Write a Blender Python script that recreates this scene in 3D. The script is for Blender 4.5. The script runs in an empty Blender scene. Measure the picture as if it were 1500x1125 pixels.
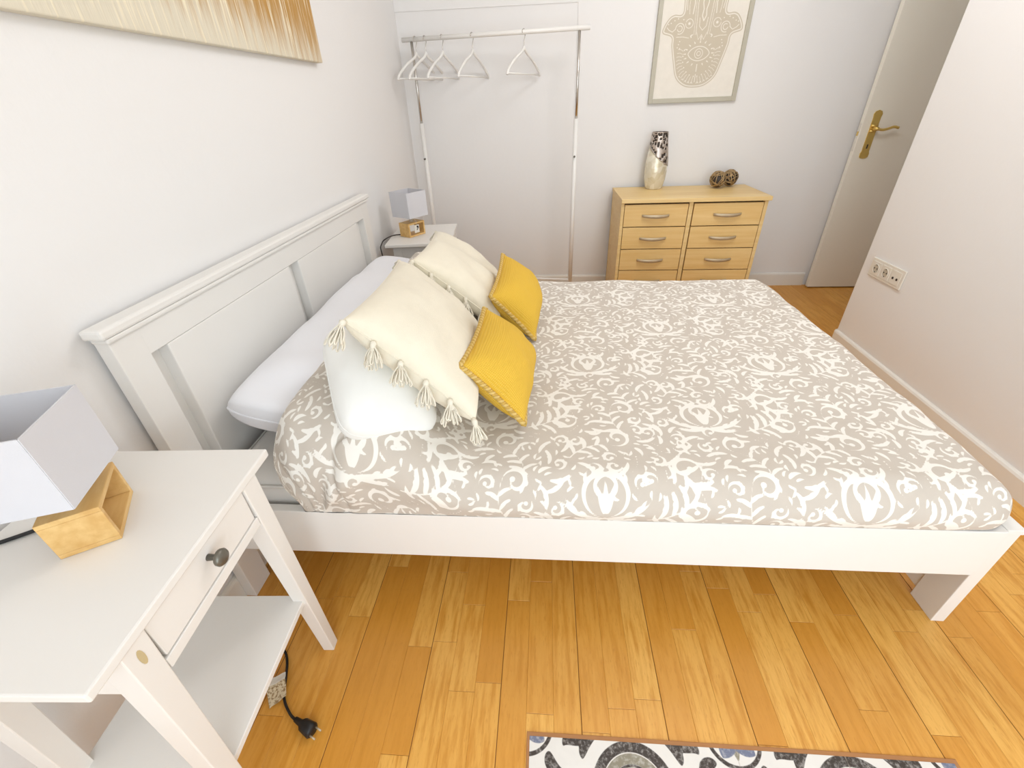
import bpy, bmesh, math, random
import numpy as np
from mathutils import Vector, Matrix, Euler

random.seed(7)
rng = np.random.RandomState(7)
S = bpy.context.scene
COL = S.collection
PI = math.pi

# ------------------------------------------------------------------ camera, world, light, exposure
def lin(c):
    return tuple(((v / 12.92) if v <= 0.04045 else ((v + 0.055) / 1.055) ** 2.4) for v in [x / 255.0 for x in c]) + (1.0,)

PITCH, YAW, ROLL, FOCAL = 0.5685, -0.0869, -0.0394, 644.41
cam_d = bpy.data.cameras.new('camera')
cam = bpy.data.objects.new('camera', cam_d); COL.objects.link(cam)
fwd = Vector((math.sin(YAW) * math.cos(PITCH), math.cos(YAW) * math.cos(PITCH), -math.sin(PITCH)))
r0 = Vector((math.cos(YAW), -math.sin(YAW), 0)); u0 = r0.cross(fwd)
rr = r0 * math.cos(ROLL) + u0 * math.sin(ROLL); uu = u0 * math.cos(ROLL) - r0 * math.sin(ROLL)
Mc = Matrix((rr, uu, -fwd)).transposed()
cam.location = (0.9476, -3.4959, 1.2866); cam.rotation_euler = Mc.to_euler()
cam_d.sensor_fit = 'HORIZONTAL'; cam_d.sensor_width = 36.0; cam_d.lens = FOCAL / 1500 * 36.0
cam_d.clip_start = 0.02
S.camera = cam

S.view_settings.view_transform = 'Standard'; S.view_settings.look = 'None'
S.view_settings.gamma = 1.0; S.view_settings.use_curve_mapping = False
S.view_settings.exposure = -0.56
S.display_settings.display_device = 'sRGB'

wd = bpy.data.worlds.new('World'); S.world = wd; wd.use_nodes = True
wn = wd.node_tree.nodes; bg = wn['Background']
sky = wn.new('ShaderNodeTexSky'); sky.sky_type = 'HOSEK_WILKIE'; sky.turbidity = 3.0
sky.sun_direction = (0.3, 0.5, 0.8)
wd.node_tree.links.new(sky.outputs[0], bg.inputs[0]); bg.inputs[1].default_value = 0.6

def area(name, loc, rot, sx, sy, power, col):
    d = bpy.data.lights.new(name, 'AREA'); d.shape = 'RECTANGLE'; d.size = sx; d.size_y = sy
    d.energy = power; d.color = col
    o = bpy.data.objects.new(name, d); COL.objects.link(o); o.location = loc; o.rotation_euler = rot
    return o
# daylight through the tall balcony window in the wall behind the camera
area('window_daylight', (1.55, -4.62, 1.25), (math.radians(90), 0, 0), 1.9, 2.2, 82, (0.82, 0.92, 1.0))
# added fill light near the ceiling to even out the room; no fixture there
pl = bpy.data.lights.new('added_fill_light', 'POINT'); pl.energy = 44; pl.color = (0.96, 0.97, 1.0); pl.shadow_soft_size = 0.22
plo = bpy.data.objects.new('added_fill_light', pl); COL.objects.link(plo); plo.location = (1.75, -1.55, 2.30)

# ------------------------------------------------------------------ material helpers
def new_mat(name):
    m = bpy.data.materials.new(name); m.use_nodes = True
    nt = m.node_tree; b = nt.nodes['Principled BSDF']
    return m, nt, b
def tex_noise(nt, scale, detail=3, rough=0.5, coord='Object', stretch=None):
    tc = nt.nodes.new('ShaderNodeTexCoord'); n = nt.nodes.new('ShaderNodeTexNoise')
    n.inputs['Scale'].default_value = scale; n.inputs['Detail'].default_value = detail; n.inputs['Roughness'].default_value = rough
    if stretch:
        mp = nt.nodes.new('ShaderNodeMapping'); mp.inputs['Scale'].default_value = stretch
        nt.links.new(tc.outputs[coord], mp.inputs[0]); nt.links.new(mp.outputs[0], n.inputs['Vector'])
    else:
        nt.links.new(tc.outputs[coord], n.inputs['Vector'])
    return n
def mixc(nt, fac, a, b):
    m = nt.nodes.new('ShaderNodeMix'); m.data_type = 'RGBA'
    if isinstance(a, tuple): m.inputs[6].default_value = a
    else: nt.links.new(a, m.inputs[6])
    if isinstance(b, tuple): m.inputs[7].default_value = b
    else: nt.links.new(b, m.inputs[7])
    if isinstance(fac, float): m.inputs[0].default_value = fac
    else: nt.links.new(fac, m.inputs[0])
    return m.outputs[2]
def bump(nt, b, h, strength, dist=0.002):
    bp = nt.nodes.new('ShaderNodeBump'); bp.inputs['Strength'].default_value = strength; bp.inputs['Distance'].default_value = dist
    nt.links.new(h, bp.inputs['Height']); nt.links.new(bp.outputs[0], b.inputs['Normal'])
def ramp(nt, fac, lo, hi):
    r = nt.nodes.new('ShaderNodeMapRange'); r.inputs[1].default_value = lo; r.inputs[2].default_value = hi
    r.interpolation_type = 'SMOOTHSTEP'
    nt.links.new(fac, r.inputs[0]); return r.outputs[0]
def simple(name, rgb, rough=0.5, metal=0.0, vary=0.06, scale=6.0, bumps=0.0, bscale=200.0, sheen=0.0, stretch=None):
    m, nt, b = new_mat(name)
    n = tex_noise(nt, scale, 3, 0.55, 'Object', stretch)
    c = lin(rgb); d = tuple(max(0, x * (1 - vary)) for x in c[:3]) + (1.0,)
    e = tuple(min(1, x * (1 + vary * 0.6)) for x in c[:3]) + (1.0,)
    nt.links.new(mixc(nt, n.outputs['Fac'], d, e), b.inputs['Base Color'])
    b.inputs['Roughness'].default_value = rough; b.inputs['Metallic'].default_value = metal
    if sheen: b.inputs['Sheen Weight'].default_value = sheen
    if bumps:
        n2 = tex_noise(nt, bscale, 2, 0.6); bump(nt, b, n2.outputs['Fac'], bumps)
    return m
def wood(name, c1, c2, rough=0.4, scale=(3, 40, 40), knots=False):
    m, nt, b = new_mat(name)
    n = tex_noise(nt, 1.0, 5, 0.6, 'Object', scale)
    n2 = tex_noise(nt, 1.0, 2, 0.5, 'Object', tuple(s * 0.25 for s in scale))
    mx = nt.nodes.new('ShaderNodeMath'); mx.operation = 'MULTIPLY_ADD'; mx.inputs[1].default_value = 0.5
    nt.links.new(n.outputs['Fac'], mx.inputs[0])
    h = nt.nodes.new('ShaderNodeMath'); h.operation = 'MULTIPLY'; h.inputs[1].default_value = 0.5
    nt.links.new(n2.outputs['Fac'], h.inputs[0]); nt.links.new(h.outputs[0], mx.inputs[2])
    f = ramp(nt, mx.outputs[0], 0.3, 0.7)
    nt.links.new(mixc(nt, f, lin(c1), lin(c2)), b.inputs['Base Color'])
    b.inputs['Roughness'].default_value = rough
    bump(nt, b, n.outputs['Fac'], 0.05)
    return m

M = {}
def plaster(name, rgb):
    m, nt, b = new_mat(name)
    n = tex_noise(nt, 1.3, 3, 0.5); c = lin(rgb)
    nt.links.new(mixc(nt, n.outputs['Fac'], tuple(x * .975 for x in c[:3]) + (1,), c), b.inputs['Base Color'])
    b.inputs['Roughness'].default_value = 0.85
    n2 = tex_noise(nt, 38, 4, 0.6); bump(nt, b, n2.outputs['Fac'], 0.16, 0.004)
    return m
M['wall'] = plaster('white_plaster', (239, 236, 233))
M['ceiling'] = plaster('ceiling_paint', (242, 240, 237))
M['trimw'] = simple('trim_paint', (236, 231, 222), 0.45, vary=0.02)
M['paint'] = simple('white_furniture_paint', (240, 236, 230), 0.38, vary=0.035, scale=3.0, bumps=0.04, bscale=60)
M['stain'] = simple('white_stained_pine', (238, 233, 226), 0.42, vary=0.05, scale=2.0, bumps=0.05, bscale=50)
M['knot'] = simple('pine_knot', (206, 186, 142), 0.5, vary=0.15, scale=60)
M['door'] = simple('door_paint', (246, 240, 226), 0.5, vary=0.03, scale=2.0)
M['beech'] = wood('beech_veneer', (226, 190, 124), (240, 210, 150), 0.42, (4, 30, 70))
M['beechfront'] = wood('beech_drawer_front', (226, 186, 116), (238, 204, 140), 0.42, (4, 30, 70))
M['dark'] = simple('dark_gap', (70, 52, 34), 0.8)
M['rubberwood'] = wood('rubberwood', (214, 166, 96), (236, 198, 132), 0.45, (14, 60, 60))
M['shade'] = simple('white_lamp_shade', (216, 214, 217), 0.85, vary=0.02, scale=20, bumps=0.1, bscale=500)
M['black'] = simple('black_plastic', (22, 21, 22), 0.45, vary=0.2)
M['cordgrey'] = simple('dark_cord', (48, 40, 34), 0.5, vary=0.2)
M['greymetal'] = simple('grey_knob_metal', (116, 112, 102), 0.35, 0.6, vary=0.1, scale=30)
M['chrome'] = simple('chrome_tube', (205, 200, 194), 0.22, 1.0, vary=0.05)
M['rackw'] = simple('white_rack_enamel', (240, 236, 230), 0.35, vary=0.02)
M['handle'] = simple('bow_handle_metal', (196, 178, 148), 0.45, 0.35, vary=0.12, scale=40)
M['brass'] = simple('polished_brass', (232, 202, 120), 0.38, 0.8, vary=0.1, scale=30)
M['plug_white'] = simple('socket_plastic', (232, 226, 214), 0.35, vary=0.02)
M['sheet'] = simple('white_cotton', (238, 237, 240), 0.9, vary=0.02, scale=8, bumps=0.05, bscale=900, sheen=0.1)
M['satin'] = simple('white_microfibre', (244, 243, 238), 0.8, vary=0.02, scale=8, sheen=0.15)
M['mattress'] = simple('mattress_ticking', (226, 222, 216), 0.9, vary=0.03, scale=10, bumps=0.08, bscale=500)
M['cream'] = simple('cream_woven_wool', (237, 228, 207), 0.95, vary=0.05, scale=30, bumps=0.45, bscale=330, sheen=0.2)
M['tassel'] = simple('cream_tassel_yarn', (236, 228, 210), 0.95, vary=0.08, scale=80)
M['jute'] = simple('golden_jute_braid', (206, 168, 84), 0.9, vary=0.3, scale=160)
M['jutew'] = simple('pale_jute_braid', (222, 190, 116), 0.9, vary=0.2, scale=160)
M['framegrey'] = simple('silver_grey_frame', (190, 184, 166), 0.5, vary=0.08, scale=20)
M['paper'] = simple('cream_paper', (236, 229, 216), 0.8, vary=0.02)
M['paperlabel'] = simple('white_label', (232, 226, 214), 0.6, vary=0.03)
M['rugedge'] = simple('mat_edge', (176, 122, 74), 0.7, vary=0.15, scale=30)
M['innerbrown'] = simple('inner_shadow', (60, 50, 42), 0.6)

# mustard knit
m, nt, b = new_mat('mustard_knit'); M['mustard'] = m
tc = nt.nodes.new('ShaderNodeTexCoord')
w1 = nt.nodes.new('ShaderNodeTexWave'); w1.bands_direction = 'X'; w1.inputs['Scale'].default_value = 75; w1.inputs['Distortion'].default_value = 0.6
w2 = nt.nodes.new('ShaderNodeTexWave'); w2.bands_direction = 'Y'; w2.inputs['Scale'].default_value = 60; w2.inputs['Distortion'].default_value = 0.6
nt.links.new(tc.outputs['Object'], w1.inputs['Vector']); nt.links.new(tc.outputs['Object'], w2.inputs['Vector'])
mm = nt.nodes.new('ShaderNodeMath'); mm.operation = 'MULTIPLY'
nt.links.new(w1.outputs['Fac'], mm.inputs[0]); nt.links.new(w2.outputs['Fac'], mm.inputs[1])
nt.links.new(mixc(nt, mm.outputs[0], lin((222, 176, 52)), lin((238, 200, 88))), b.inputs['Base Color'])
b.inputs['Roughness'].default_value = 0.95; bump(nt, b, mm.outputs[0], 0.5, 0.003)

# floor staves: tone attribute gives each stave its own colour
m, nt, b = new_mat('oak_parquet'); M['oak'] = m
at = nt.nodes.new('ShaderNodeAttribute'); at.attribute_name = 'tone'
geo = nt.nodes.new('ShaderNodeNewGeometry')
cmb = nt.nodes.new('ShaderNodeVectorMath'); cmb.operation = 'MULTIPLY_ADD'
mul = nt.nodes.new('ShaderNodeVectorMath'); mul.operation = 'SCALE'; mul.inputs['Scale'].default_value = 37.0
nt.links.new(at.outputs['Vector'], mul.inputs[0])
cmb.inputs[1].default_value = (1, 1, 1)
nt.links.new(geo.outputs['Position'], cmb.inputs[0]); nt.links.new(mul.outputs[0], cmb.inputs[2])
mp = nt.nodes.new('ShaderNodeMapping'); mp.inputs['Scale'].default_value = (70, 7, 30); nt.links.new(cmb.outputs[0], mp.inputs[0])
n1 = nt.nodes.new('ShaderNodeTexNoise'); n1.inputs['Scale'].default_value = 1; n1.inputs['Detail'].default_value = 5; n1.inputs['Roughness'].default_value = 0.62
nt.links.new(mp.outputs[0], n1.inputs['Vector'])
mp2 = nt.nodes.new('ShaderNodeMapping'); mp2.inputs['Scale'].default_value = (420, 48, 30); nt.links.new(cmb.outputs[0], mp2.inputs[0])
n2 = nt.nodes.new('ShaderNodeTexNoise'); n2.inputs['Scale'].default_value = 1; n2.inputs['Detail'].default_value = 3
nt.links.new(mp2.outputs[0], n2.inputs['Vector'])
base = mixc(nt, at.outputs['Fac'], lin((214, 148, 56)), lin((236, 180, 90)))
dk = mixc(nt, ramp(nt, n1.outputs['Fac'], 0.38, 0.72), base, lin((206, 140, 48)))
mn = nt.nodes.new('ShaderNodeMath'); mn.operation = 'MULTIPLY'; mn.inputs[1].default_value = 0.4
nt.links.new(ramp(nt, n2.outputs['Fac'], 0.58, 0.7), mn.inputs[0])
fin = mixc(nt, mn.outputs[0], dk, lin((190, 122, 38)))
nt.links.new(fin, b.inputs['Base Color'])
b.inputs['Roughness'].default_value = 0.36
bump(nt, b, n2.outputs['Fac'], 0.08, 0.001)
M['floorbase'] = simple('floor_joint', (120, 76, 30), 0.8)

def print_mat(name, layers, base, rough=0.9, edge=0.0006, weave=0.0, sheen=0.0, wear=0.0):
    """flat print: layers = [(attribute, colour)], each a distance field stored on the mesh"""
    m, nt, b = new_mat(name)
    n = tex_noise(nt, 25, 3, 0.6)
    c = lin(base)
    col = mixc(nt, n.outputs['Fac'], tuple(x * .93 for x in c[:3]) + (1,), tuple(min(1, x * 1.04) for x in c[:3]) + (1,))
    for an, rgb in layers:
        a = nt.nodes.new('ShaderNodeAttribute'); a.attribute_name = an
        f_ = ramp(nt, a.outputs['Fac'], -edge, edge)
        if wear:
            n3 = tex_noise(nt, 120, 4, 0.7); q_ = nt.nodes.new('ShaderNodeMath'); q_.operation = 'MULTIPLY'
            nt.links.new(f_, q_.inputs[0]); r_ = ramp(nt, n3.outputs['Fac'], 0.30, 0.56); nt.links.new(r_, q_.inputs[1])
            k_ = nt.nodes.new('ShaderNodeMath'); k_.operation = 'MULTIPLY_ADD'; k_.inputs[1].default_value = wear; nt.links.new(q_.outputs[0], k_.inputs[0])
            k2 = nt.nodes.new('ShaderNodeMath'); k2.operation = 'MULTIPLY'; k2.inputs[1].default_value = 1 - wear; nt.links.new(f_, k2.inputs[0]); nt.links.new(k2.outputs[0], k_.inputs[2])
            f_ = k_.outputs[0]
        col = mixc(nt, f_, col, lin(rgb))
    nt.links.new(col, b.inputs['Base Color'])
    b.inputs['Roughness'].default_value = rough
    if sheen: b.inputs['Sheen Weight'].default_value = sheen
    if weave:
        n2 = tex_noise(nt, 700, 2, 0.5); bump(nt, b, n2.outputs['Fac'], weave, 0.001)
    return m

# ------------------------------------------------------------------ object helpers
def add(name, me, mat, parent=None, loc=None, rot=None, mats=None):
    o = bpy.data.objects.new(name, me); COL.objects.link(o)
    if mats:
        for q in mats: me.materials.append(q)
    elif mat is not None and not me.materials: me.materials.append(mat)
    if parent is not None: o.parent = parent
    if loc is not None: o.location = loc
    if rot is not None: o.rotation_euler = rot
    return o
def mesh(name, V, F, smooth=False):
    me = bpy.data.meshes.new(name); me.from_pydata([tuple(v) for v in V], [], [tuple(f) for f in F]); me.update()
    if smooth: me.polygons.foreach_set('use_smooth', [True] * len(me.polygons))
    return me
def thing(name, label, cat, loc=(0, 0, 0), rz=0, group=None):
    o = bpy.data.objects.new(name, None); COL.objects.link(o); o.empty_display_size = 0.05
    o.location = loc; o.rotation_euler = (0, 0, rz)
    return tag(o, label, cat, group)
def tag(o, label, cat, group=None):
    o['label'] = label; o['category'] = cat
    if group: o['group'] = group
    return o
def structure(o):
    o['kind'] = 'structure'; return o
def box_bm(bm, x0, x1, y0, y1, z0, z1, bev=0.0, seg=2):
    r = bmesh.ops.create_cube(bm, size=1.0)
    vs = r['verts']
    for v in vs:
        v.co = Vector(((x0 + x1) / 2 + v.co.x * (x1 - x0), (y0 + y1) / 2 + v.co.y * (y1 - y0), (z0 + z1) / 2 + v.co.z * (z1 - z0)))
    if bev:
        es = list({e for v in vs for e in v.link_edges})
        bmesh.ops.bevel(bm, geom=es, offset=bev, segments=seg, affect='EDGES', profile=0.5)
def from_bm(name, bm, smooth=False):
    me = bpy.data.meshes.new(name); bm.normal_update(); bm.to_mesh(me); bm.free()
    if smooth: me.polygons.foreach_set('use_smooth', [True] * len(me.polygons))
    return me
def box(name, x0, x1, y0, y1, z0, z1, mat, parent=None, bev=0.0015, off=(0, 0, 0)):
    bm = bmesh.new(); box_bm(bm, x0 - off[0], x1 - off[0], y0 - off[1], y1 - off[1], z0 - off[2], z1 - off[2], bev)
    return add(name, from_bm(name, bm), mat, parent)
def hexa(name, bot, top, mat, parent=None, bev=0.0015):
    """solid from 4 bottom and 4 top corners"""
    bm = bmesh.new(); v = [bm.verts.new(p) for p in list(bot) + list(top)]
    for f in ((3, 2, 1, 0), (4, 5, 6, 7), (0, 1, 5, 4), (1, 2, 6, 5), (2, 3, 7, 6), (3, 0, 4, 7)): bm.faces.new([v[i] for i in f])
    bmesh.ops.recalc_face_normals(bm, faces=bm.faces[:])
    if bev: bmesh.ops.bevel(bm, geom=bm.edges[:], offset=bev, segments=2, affect='EDGES', profile=0.5)
    return add(name, from_bm(name, bm), mat, parent)
def catmull(P, n=8):
    P = [Vector(p) for p in P]; Q = [P[0] * 2 - P[1]] + P + [P[-1] * 2 - P[-2]]; out = []
    for i in range(1, len(Q) - 2):
        a, b_, c, d = Q[i - 1], Q[i], Q[i + 1], Q[i + 2]
        for k in range(n):
            t = k / n
            out.append(0.5 * ((2 * b_) + (c - a) * t + (2 * a - 5 * b_ + 4 * c - d) * t * t + (3 * b_ - a - 3 * c + d) * t ** 3))
    out.append(P[-1]); return out
def tube_vf(P, r, sides=8, V=None, F=None, caps=True, closed=False):
    V = [] if V is None else V; F = [] if F is None else F
    P = [Vector(p) for p in P]; n = len(P); b0 = len(V)
    rad = r if hasattr(r, '__len__') else [r] * n
    up = None
    for i in range(n):
        if closed: t = P[(i + 1) % n] - P[i - 1]
        else: t = P[min(i + 1, n - 1)] - P[max(i - 1, 0)]
        if t.length < 1e-9: t = Vector((0, 0, 1))
        t.normalize()
        if up is None: up = t.orthogonal().normalized()
        up = (up - t * up.dot(t))
        up = up.normalized() if up.length > 1e-6 else t.orthogonal().normalized()
        s = t.cross(up)
        for k in range(sides):
            a = 2 * PI * k / sides; V.append(P[i] + (up * math.cos(a) + s * math.sin(a)) * rad[i])
    m_ = n if closed else n - 1
    for i in range(m_):
        j = (i + 1) % n
        for k in range(sides):
            F.append((b0 + i * sides + k, b0 + i * sides + (k + 1) % sides, b0 + j * sides + (k + 1) % sides, b0 + j * sides + k))
    if caps and not closed:
        F.append(tuple(b0 + k for k in reversed(range(sides)))); F.append(tuple(b0 + (n - 1) * sides + k for k in range(sides)))
    return V, F
def tube(name, P, r, mat, parent=None, sides=10, closed=False):
    V, F = tube_vf(P, r, sides, closed=closed)
    return add(name, mesh(name, V, F, True), mat, parent)
def lathe(name, prof, mat, parent=None, seg=32, axis='z'):
    V, F = [], []
    for r, z in prof:
        for k in range(seg):
            a = 2 * PI * k / seg
            p = (r * math.cos(a), r * math.sin(a), z)
            if axis == 'x': p = (p[2], p[0], p[1])
            V.append(p)
    for i in range(len(prof) - 1):
        for k in range(seg): F.append((i * seg + k, i * seg + (k + 1) % seg, (i + 1) * seg + (k + 1) % seg, (i + 1) * seg + k))
    F.append(tuple(reversed(range(seg)))); F.append(tuple((len(prof) - 1) * seg + k for k in range(seg)))
    return add(name, mesh(name, V, F, True), mat, parent)
def copy_tree(o, parent=None):
    c = o.copy(); COL.objects.link(c)
    if parent is not None: c.parent = parent
    for ch in list(o.children): copy_tree(ch, c)
    return c

# ------------------------------------------------------------------ room shell
H = 2.6; YN = -4.55; W = 2.6883; WE = -0.987; XR = 3.9
def wall(name, x0, x1, y0, y1, z0, z1, mat='wall', bev=0.0):
    return structure(box(name, x0, x1, y0, y1, z0, z1, M[mat], None, bev))
wall('wall_left', -0.14, 0.0, YN - 0.15, 0.2, -0.1, H)
# back wall with a shallow blocked-up doorway behind the clothes rail
bm = bmesh.new()
box_bm(bm, 1.137, XR, 0.0, 0.15, -0.1, H); box_bm(bm, 0.0, 1.137, 0.0, 0.15, 1.785, H); box_bm(bm, 0.0, 1.137, 0.005, 0.15, -0.1, 1.785)
structure(add('wall_back', from_bm('wall_back', bm), M['wall']))
wall('wall_right', W, XR, YN - 0.15, WE, -0.1, H, bev=0.006)
wall('wall_alcove', XR, XR + 0.14, YN - 0.15, 0.2, -0.1, H)
bm = bmesh.new()   # near wall with the window opening, behind the camera
box_bm(bm, -0.14, 0.6, YN - 0.15, YN, -0.1, H); box_bm(bm, 2.5, XR, YN - 0.15, YN, -0.1, H); box_bm(bm, 0.6, 2.5, YN - 0.15, YN, 2.35, H); box_bm(bm, 0.6, 2.5, YN - 0.15, YN, -0.1, 0.14)
structure(add('wall_front', from_bm('wall_front', bm), M['wall']))
wall('ceiling', -0.14, XR + 0.14, YN - 0.15, 0.2, H, H + 0.1, 'ceiling')
flo = wall('floor', -0.14, XR + 0.14, YN - 0.15, 0.2, -0.1, -0.0012, 'floorbase')
wf = thing('window_1', '', ''); del wf['label']; del wf['category']; structure(wf)
for x in (0.62, 1.53, 2.44): box('window_frame', x - .0, x + .06, YN - 0.1, YN - 0.05, 0.14, 2.35, M['trimw'], wf)
for z in (0.14, 2.29): box('window_frame', 0.6, 2.5, YN - 0.1, YN - 0.05, z, z + .06, M['trimw'], wf)

def base(name, pts, h, t, mat='trimw'):
    """skirting board swept along a plan polyline; room lies to the left of the path"""
    prof = [(0, 0), (t, 0), (t, h - 0.012), (t * 0.75, h - 0.004), (t * 0.35, h), (0, h)]
    V, F = [], []; P = [Vector((p[0], p[1])) for p in pts]; n = len(P)
    for i in range(n):
        d0 = (P[i] - P[i - 1]).normalized() if i else None
        d1 = (P[i + 1] - P[i]).normalized() if i < n - 1 else None
        n0 = Vector((-d0.y, d0.x)) if d0 else None; n1 = Vector((-d1.y, d1.x)) if d1 else None
        if n0 is None: nn, k = n1, 1
        elif n1 is None: nn, k = n0, 1
        else:
            nn = (n0 + n1).normalized(); k = 1 / max(0.3, nn.dot(n0))
        for a, z in prof: V.append((P[i].x + nn.x * a * k, P[i].y + nn.y * a * k, z))
    q = len(prof)
    for i in range(n - 1):
        for j in range(q): F.append((i * q + j, i * q + (j + 1) % q, (i + 1) * q + (j + 1) % q, (i + 1) * q + j))
    F.append(tuple(range(q))); F.append(tuple(reversed(range((n - 1) * q, n * q))))
    me = mesh(name, V, F); bmx = bmesh.new(); bmx.from_mesh(me); bmesh.ops.recalc_face_normals(bmx, faces=bmx.faces[:]); bmx.to_mesh(me); bmx.free()
    return structure(add(name, me, M[mat]))
base('baseboard_left', [(0, 0.005), (0, YN)], 0.095, 0.014)
base('baseboard_back', [(2.965, 0), (1.137, 0), (1.137, 0.005), (0, 0.005)], 0.098, 0.014)
arc = [(W + 0.02 - 0.02 * math.sin(a), WE - 0.02 + 0.02 * math.cos(a)) for a in [PI / 2 * k / 4 for k in range(4, -1, -1)]]
base('baseboard_right', [(W, YN)] + arc + [(XR, WE)], 0.086, 0.018)

# ------------------------------------------------------------------ parquet: boards 205 mm wide of three strips, staves along y
def stave_vf(x0, x1, y0, y1, V, F):
    b0 = len(V); e = 0.0007; z1 = 0.0
    z0 = -0.0011
    for (a, b_, c, d, z) in ((x0, x1, y0, y1, z0), (x0, x1, y0, y1, z1 - 0.0006), (x0 + e, x1 - e, y0 + e, y1 - e, z1)):
        V += [(a, c, z), (b_, c, z), (b_, d, z), (a, d, z)]
    for k in (0, 4):
        for i in range(4): F.append((b0 + k + i, b0 + k + (i + 1) % 4, b0 + k + 4 + (i + 1) % 4, b0 + k + 4 + i))
    F.append((b0 + 8, b0 + 9, b0 + 10, b0 + 11))
frng = random.Random(11)
bw = 0.2043; xs0 = 1.4535 - 8 * bw
far_V, far_F, far_T = [], [], []
nst = 0
for bi in range(21):
    bx = xs0 + bi * bw
    if bx + bw < 0 or bx > XR: continue
    boardend = -4.5 + frng.random() * 1.2
    for k in range(3):
        x0 = max(0.0, bx + k * bw / 3); x1 = min(XR, bx + (k + 1) * bw / 3)
        if x1 - x0 < 0.01: continue
        j0 = 0.0009 if k == 0 else 0.00012; j1 = 0.0009 if k == 2 else 0.00012
        y = YN - frng.random() * 0.35
        while y < 0:
            L = frng.choice((0.24, 0.33, 0.42, 0.5, 0.58)) * (0.85 + 0.3 * frng.random())
            ya, yb = max(y, YN), min(y + L, 0.0); y += L
            if yb - ya < 0.03: continue
            tone = min(1, max(0, frng.gauss(0.45, 0.27)))
            if frng.random() < 0.10: tone = 0.95
            vis = (yb > -3.32 and ya < -2.5 and x1 > 0.12 and x0 < W) or (x1 > 2.06 and x0 < 3.25 and yb > -2.5 and (x0 < W or yb > WE))
            if x0 >= W and yb < WE: continue
            if vis and nst < 296:
                V, F = [], []; stave_vf(x0 + j0, x1 - j1, ya + 0.0003, yb - 0.0003, V, F)
                me = mesh('stave', V, F); a = me.attributes.new('tone', 'FLOAT', 'POINT'); a.data.foreach_set('value', [tone] * len(V))
                o = add('wood_stave', me, M['oak'], flo); nst += 1
            else:
                n0 = len(far_V); stave_vf(x0 + j0, x1 - j1, ya + 0.0003, yb - 0.0003, far_V, far_F)
                far_T += [tone] * (len(far_V) - n0)
me = mesh('far_staves', far_V, far_F); a = me.attributes.new('tone', 'FLOAT', 'POINT'); a.data.foreach_set('value', far_T)
o = add('wood_stave_field', me, M['oak'], flo); o['kind'] = 'stuff'

# ------------------------------------------------------------------ door leaf standing open along the back wall
dr = thing('door_1', '', '', (2.976, -0.075, 0)); del dr['label']; del dr['category']; structure(dr)
box('leaf', 0, 0.78, 0, 0.035, 0.008, 2.03, M['door'], dr, 0.002)
st = box('strike_plate', -0.0015, 0.0, 0.006, 0.029, 0.94, 1.10, M['plug_white'], dr, 0.0)
box('latch', -0.006, -0.001, 0.011, 0.024, 1.03, 1.055, M['brass'], dr, 0.001)
hp = [(0.045 + dx, z) for dx, z in ((0.0, .905), (0.012, .898), (0.026, .896), (0.040, .898), (0.052, .905), (0.054, .925), (0.048, .94), (0.048, 1.13), (0.052, 1.15), (0.044, 1.165), (0.026, 1.172), (0.008, 1.165), (0.0, 1.15), (0.004, 1.13), (0.004, .94), (-0.002, .925))]
V = [(x, -0.0005, z) for x, z in hp] + [(x, -0.007, z) for x, z in hp]; n = len(hp)
F = [tuple(range(n - 1, -1, -1)), tuple(range(n, 2 * n))] + [(i, (i + 1) % n, n + (i + 1) % n, n + i) for i in range(n)]
me = mesh('backplate', V, F); bmx = bmesh.new(); bmx.from_mesh(me); bmesh.ops.recalc_face_normals(bmx, faces=bmx.faces[:]); bmx.to_mesh(me); bmx.free()
bp = add('handle', me, M['brass'], dr)
V, F = tube_vf([(0.071, -0.005, 1.07), (0.071, -0.05, 1.07)], 0.011, 12)
tube_vf(catmull([(0.066, -0.048, 1.07), (0.10, -0.052, 1.064), (0.13, -0.05, 1.068), (0.165, -0.05, 1.078), (0.195, -0.052, 1.072)]), 0.0075, 10, V, F)
add('lever', mesh('lever', V, F, True), M['brass'], bp)
V, F = tube_vf([(0.052, -0.009, 1.085), (0.09, -0.009, 1.085)], 0.008, 8); tube_vf([(0.052, -0.009, 1.055), (0.09, -0.009, 1.055)], 0.006, 8, V, F)
add('collar', mesh('collar', V, F, True), M['brass'], bp)
add('keyhole', from_bm('keyhole', (lambda b_: (box_bm(b_, 0.067, 0.075, -0.0085, -0.006, 0.955, 0.98, 0.001), b_)[1])(bmesh.new())), M['innerbrown'], bp)

# ------------------------------------------------------------------ bed
bed = thing('double_bed', 'white painted wooden double bed with panelled headboard against the left wall', 'bed', (1.05, -1.97, 0))
OB = (1.05, -1.97, 0)
def bb(name, *a, mat='paint', parent=bed, bev=0.002): return box(name, *a, M[mat], parent, bev, OB)
HN, HF, HZ = -2.7587, -1.1756, 0.9286
hb = bb('headboard', 0.005, 0.015, HN + 0.05, HF - 0.05, 0.22, HZ - 0.02)
bb('top_cap', 0.012, 0.060, HN, HF, HZ - 0.022, HZ, parent=hb, bev=0.006)
bb('cap_moulding', 0.016, 0.056, HN + 0.01, HF - 0.01, HZ - 0.034, HZ - 0.022, parent=hb, bev=0.004)
bb('top_rail', 0.016, 0.047, HN + 0.07, HF - 0.07, 0.828, HZ - 0.034, parent=hb)
bb('headboard_post', 0.014, 0.0475, HN + 0.016, HN + 0.095, 0.0, HZ - 0.034)
bb('headboard_post', 0.014, 0.0475, HF - 0.095, HF - 0.016, 0.0, HZ - 0.034)
bb('raised_panel', 0.013, 0.0465, -2.613, -2.020, 0.24, 0.8275, parent=hb, bev=0.003)
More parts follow.
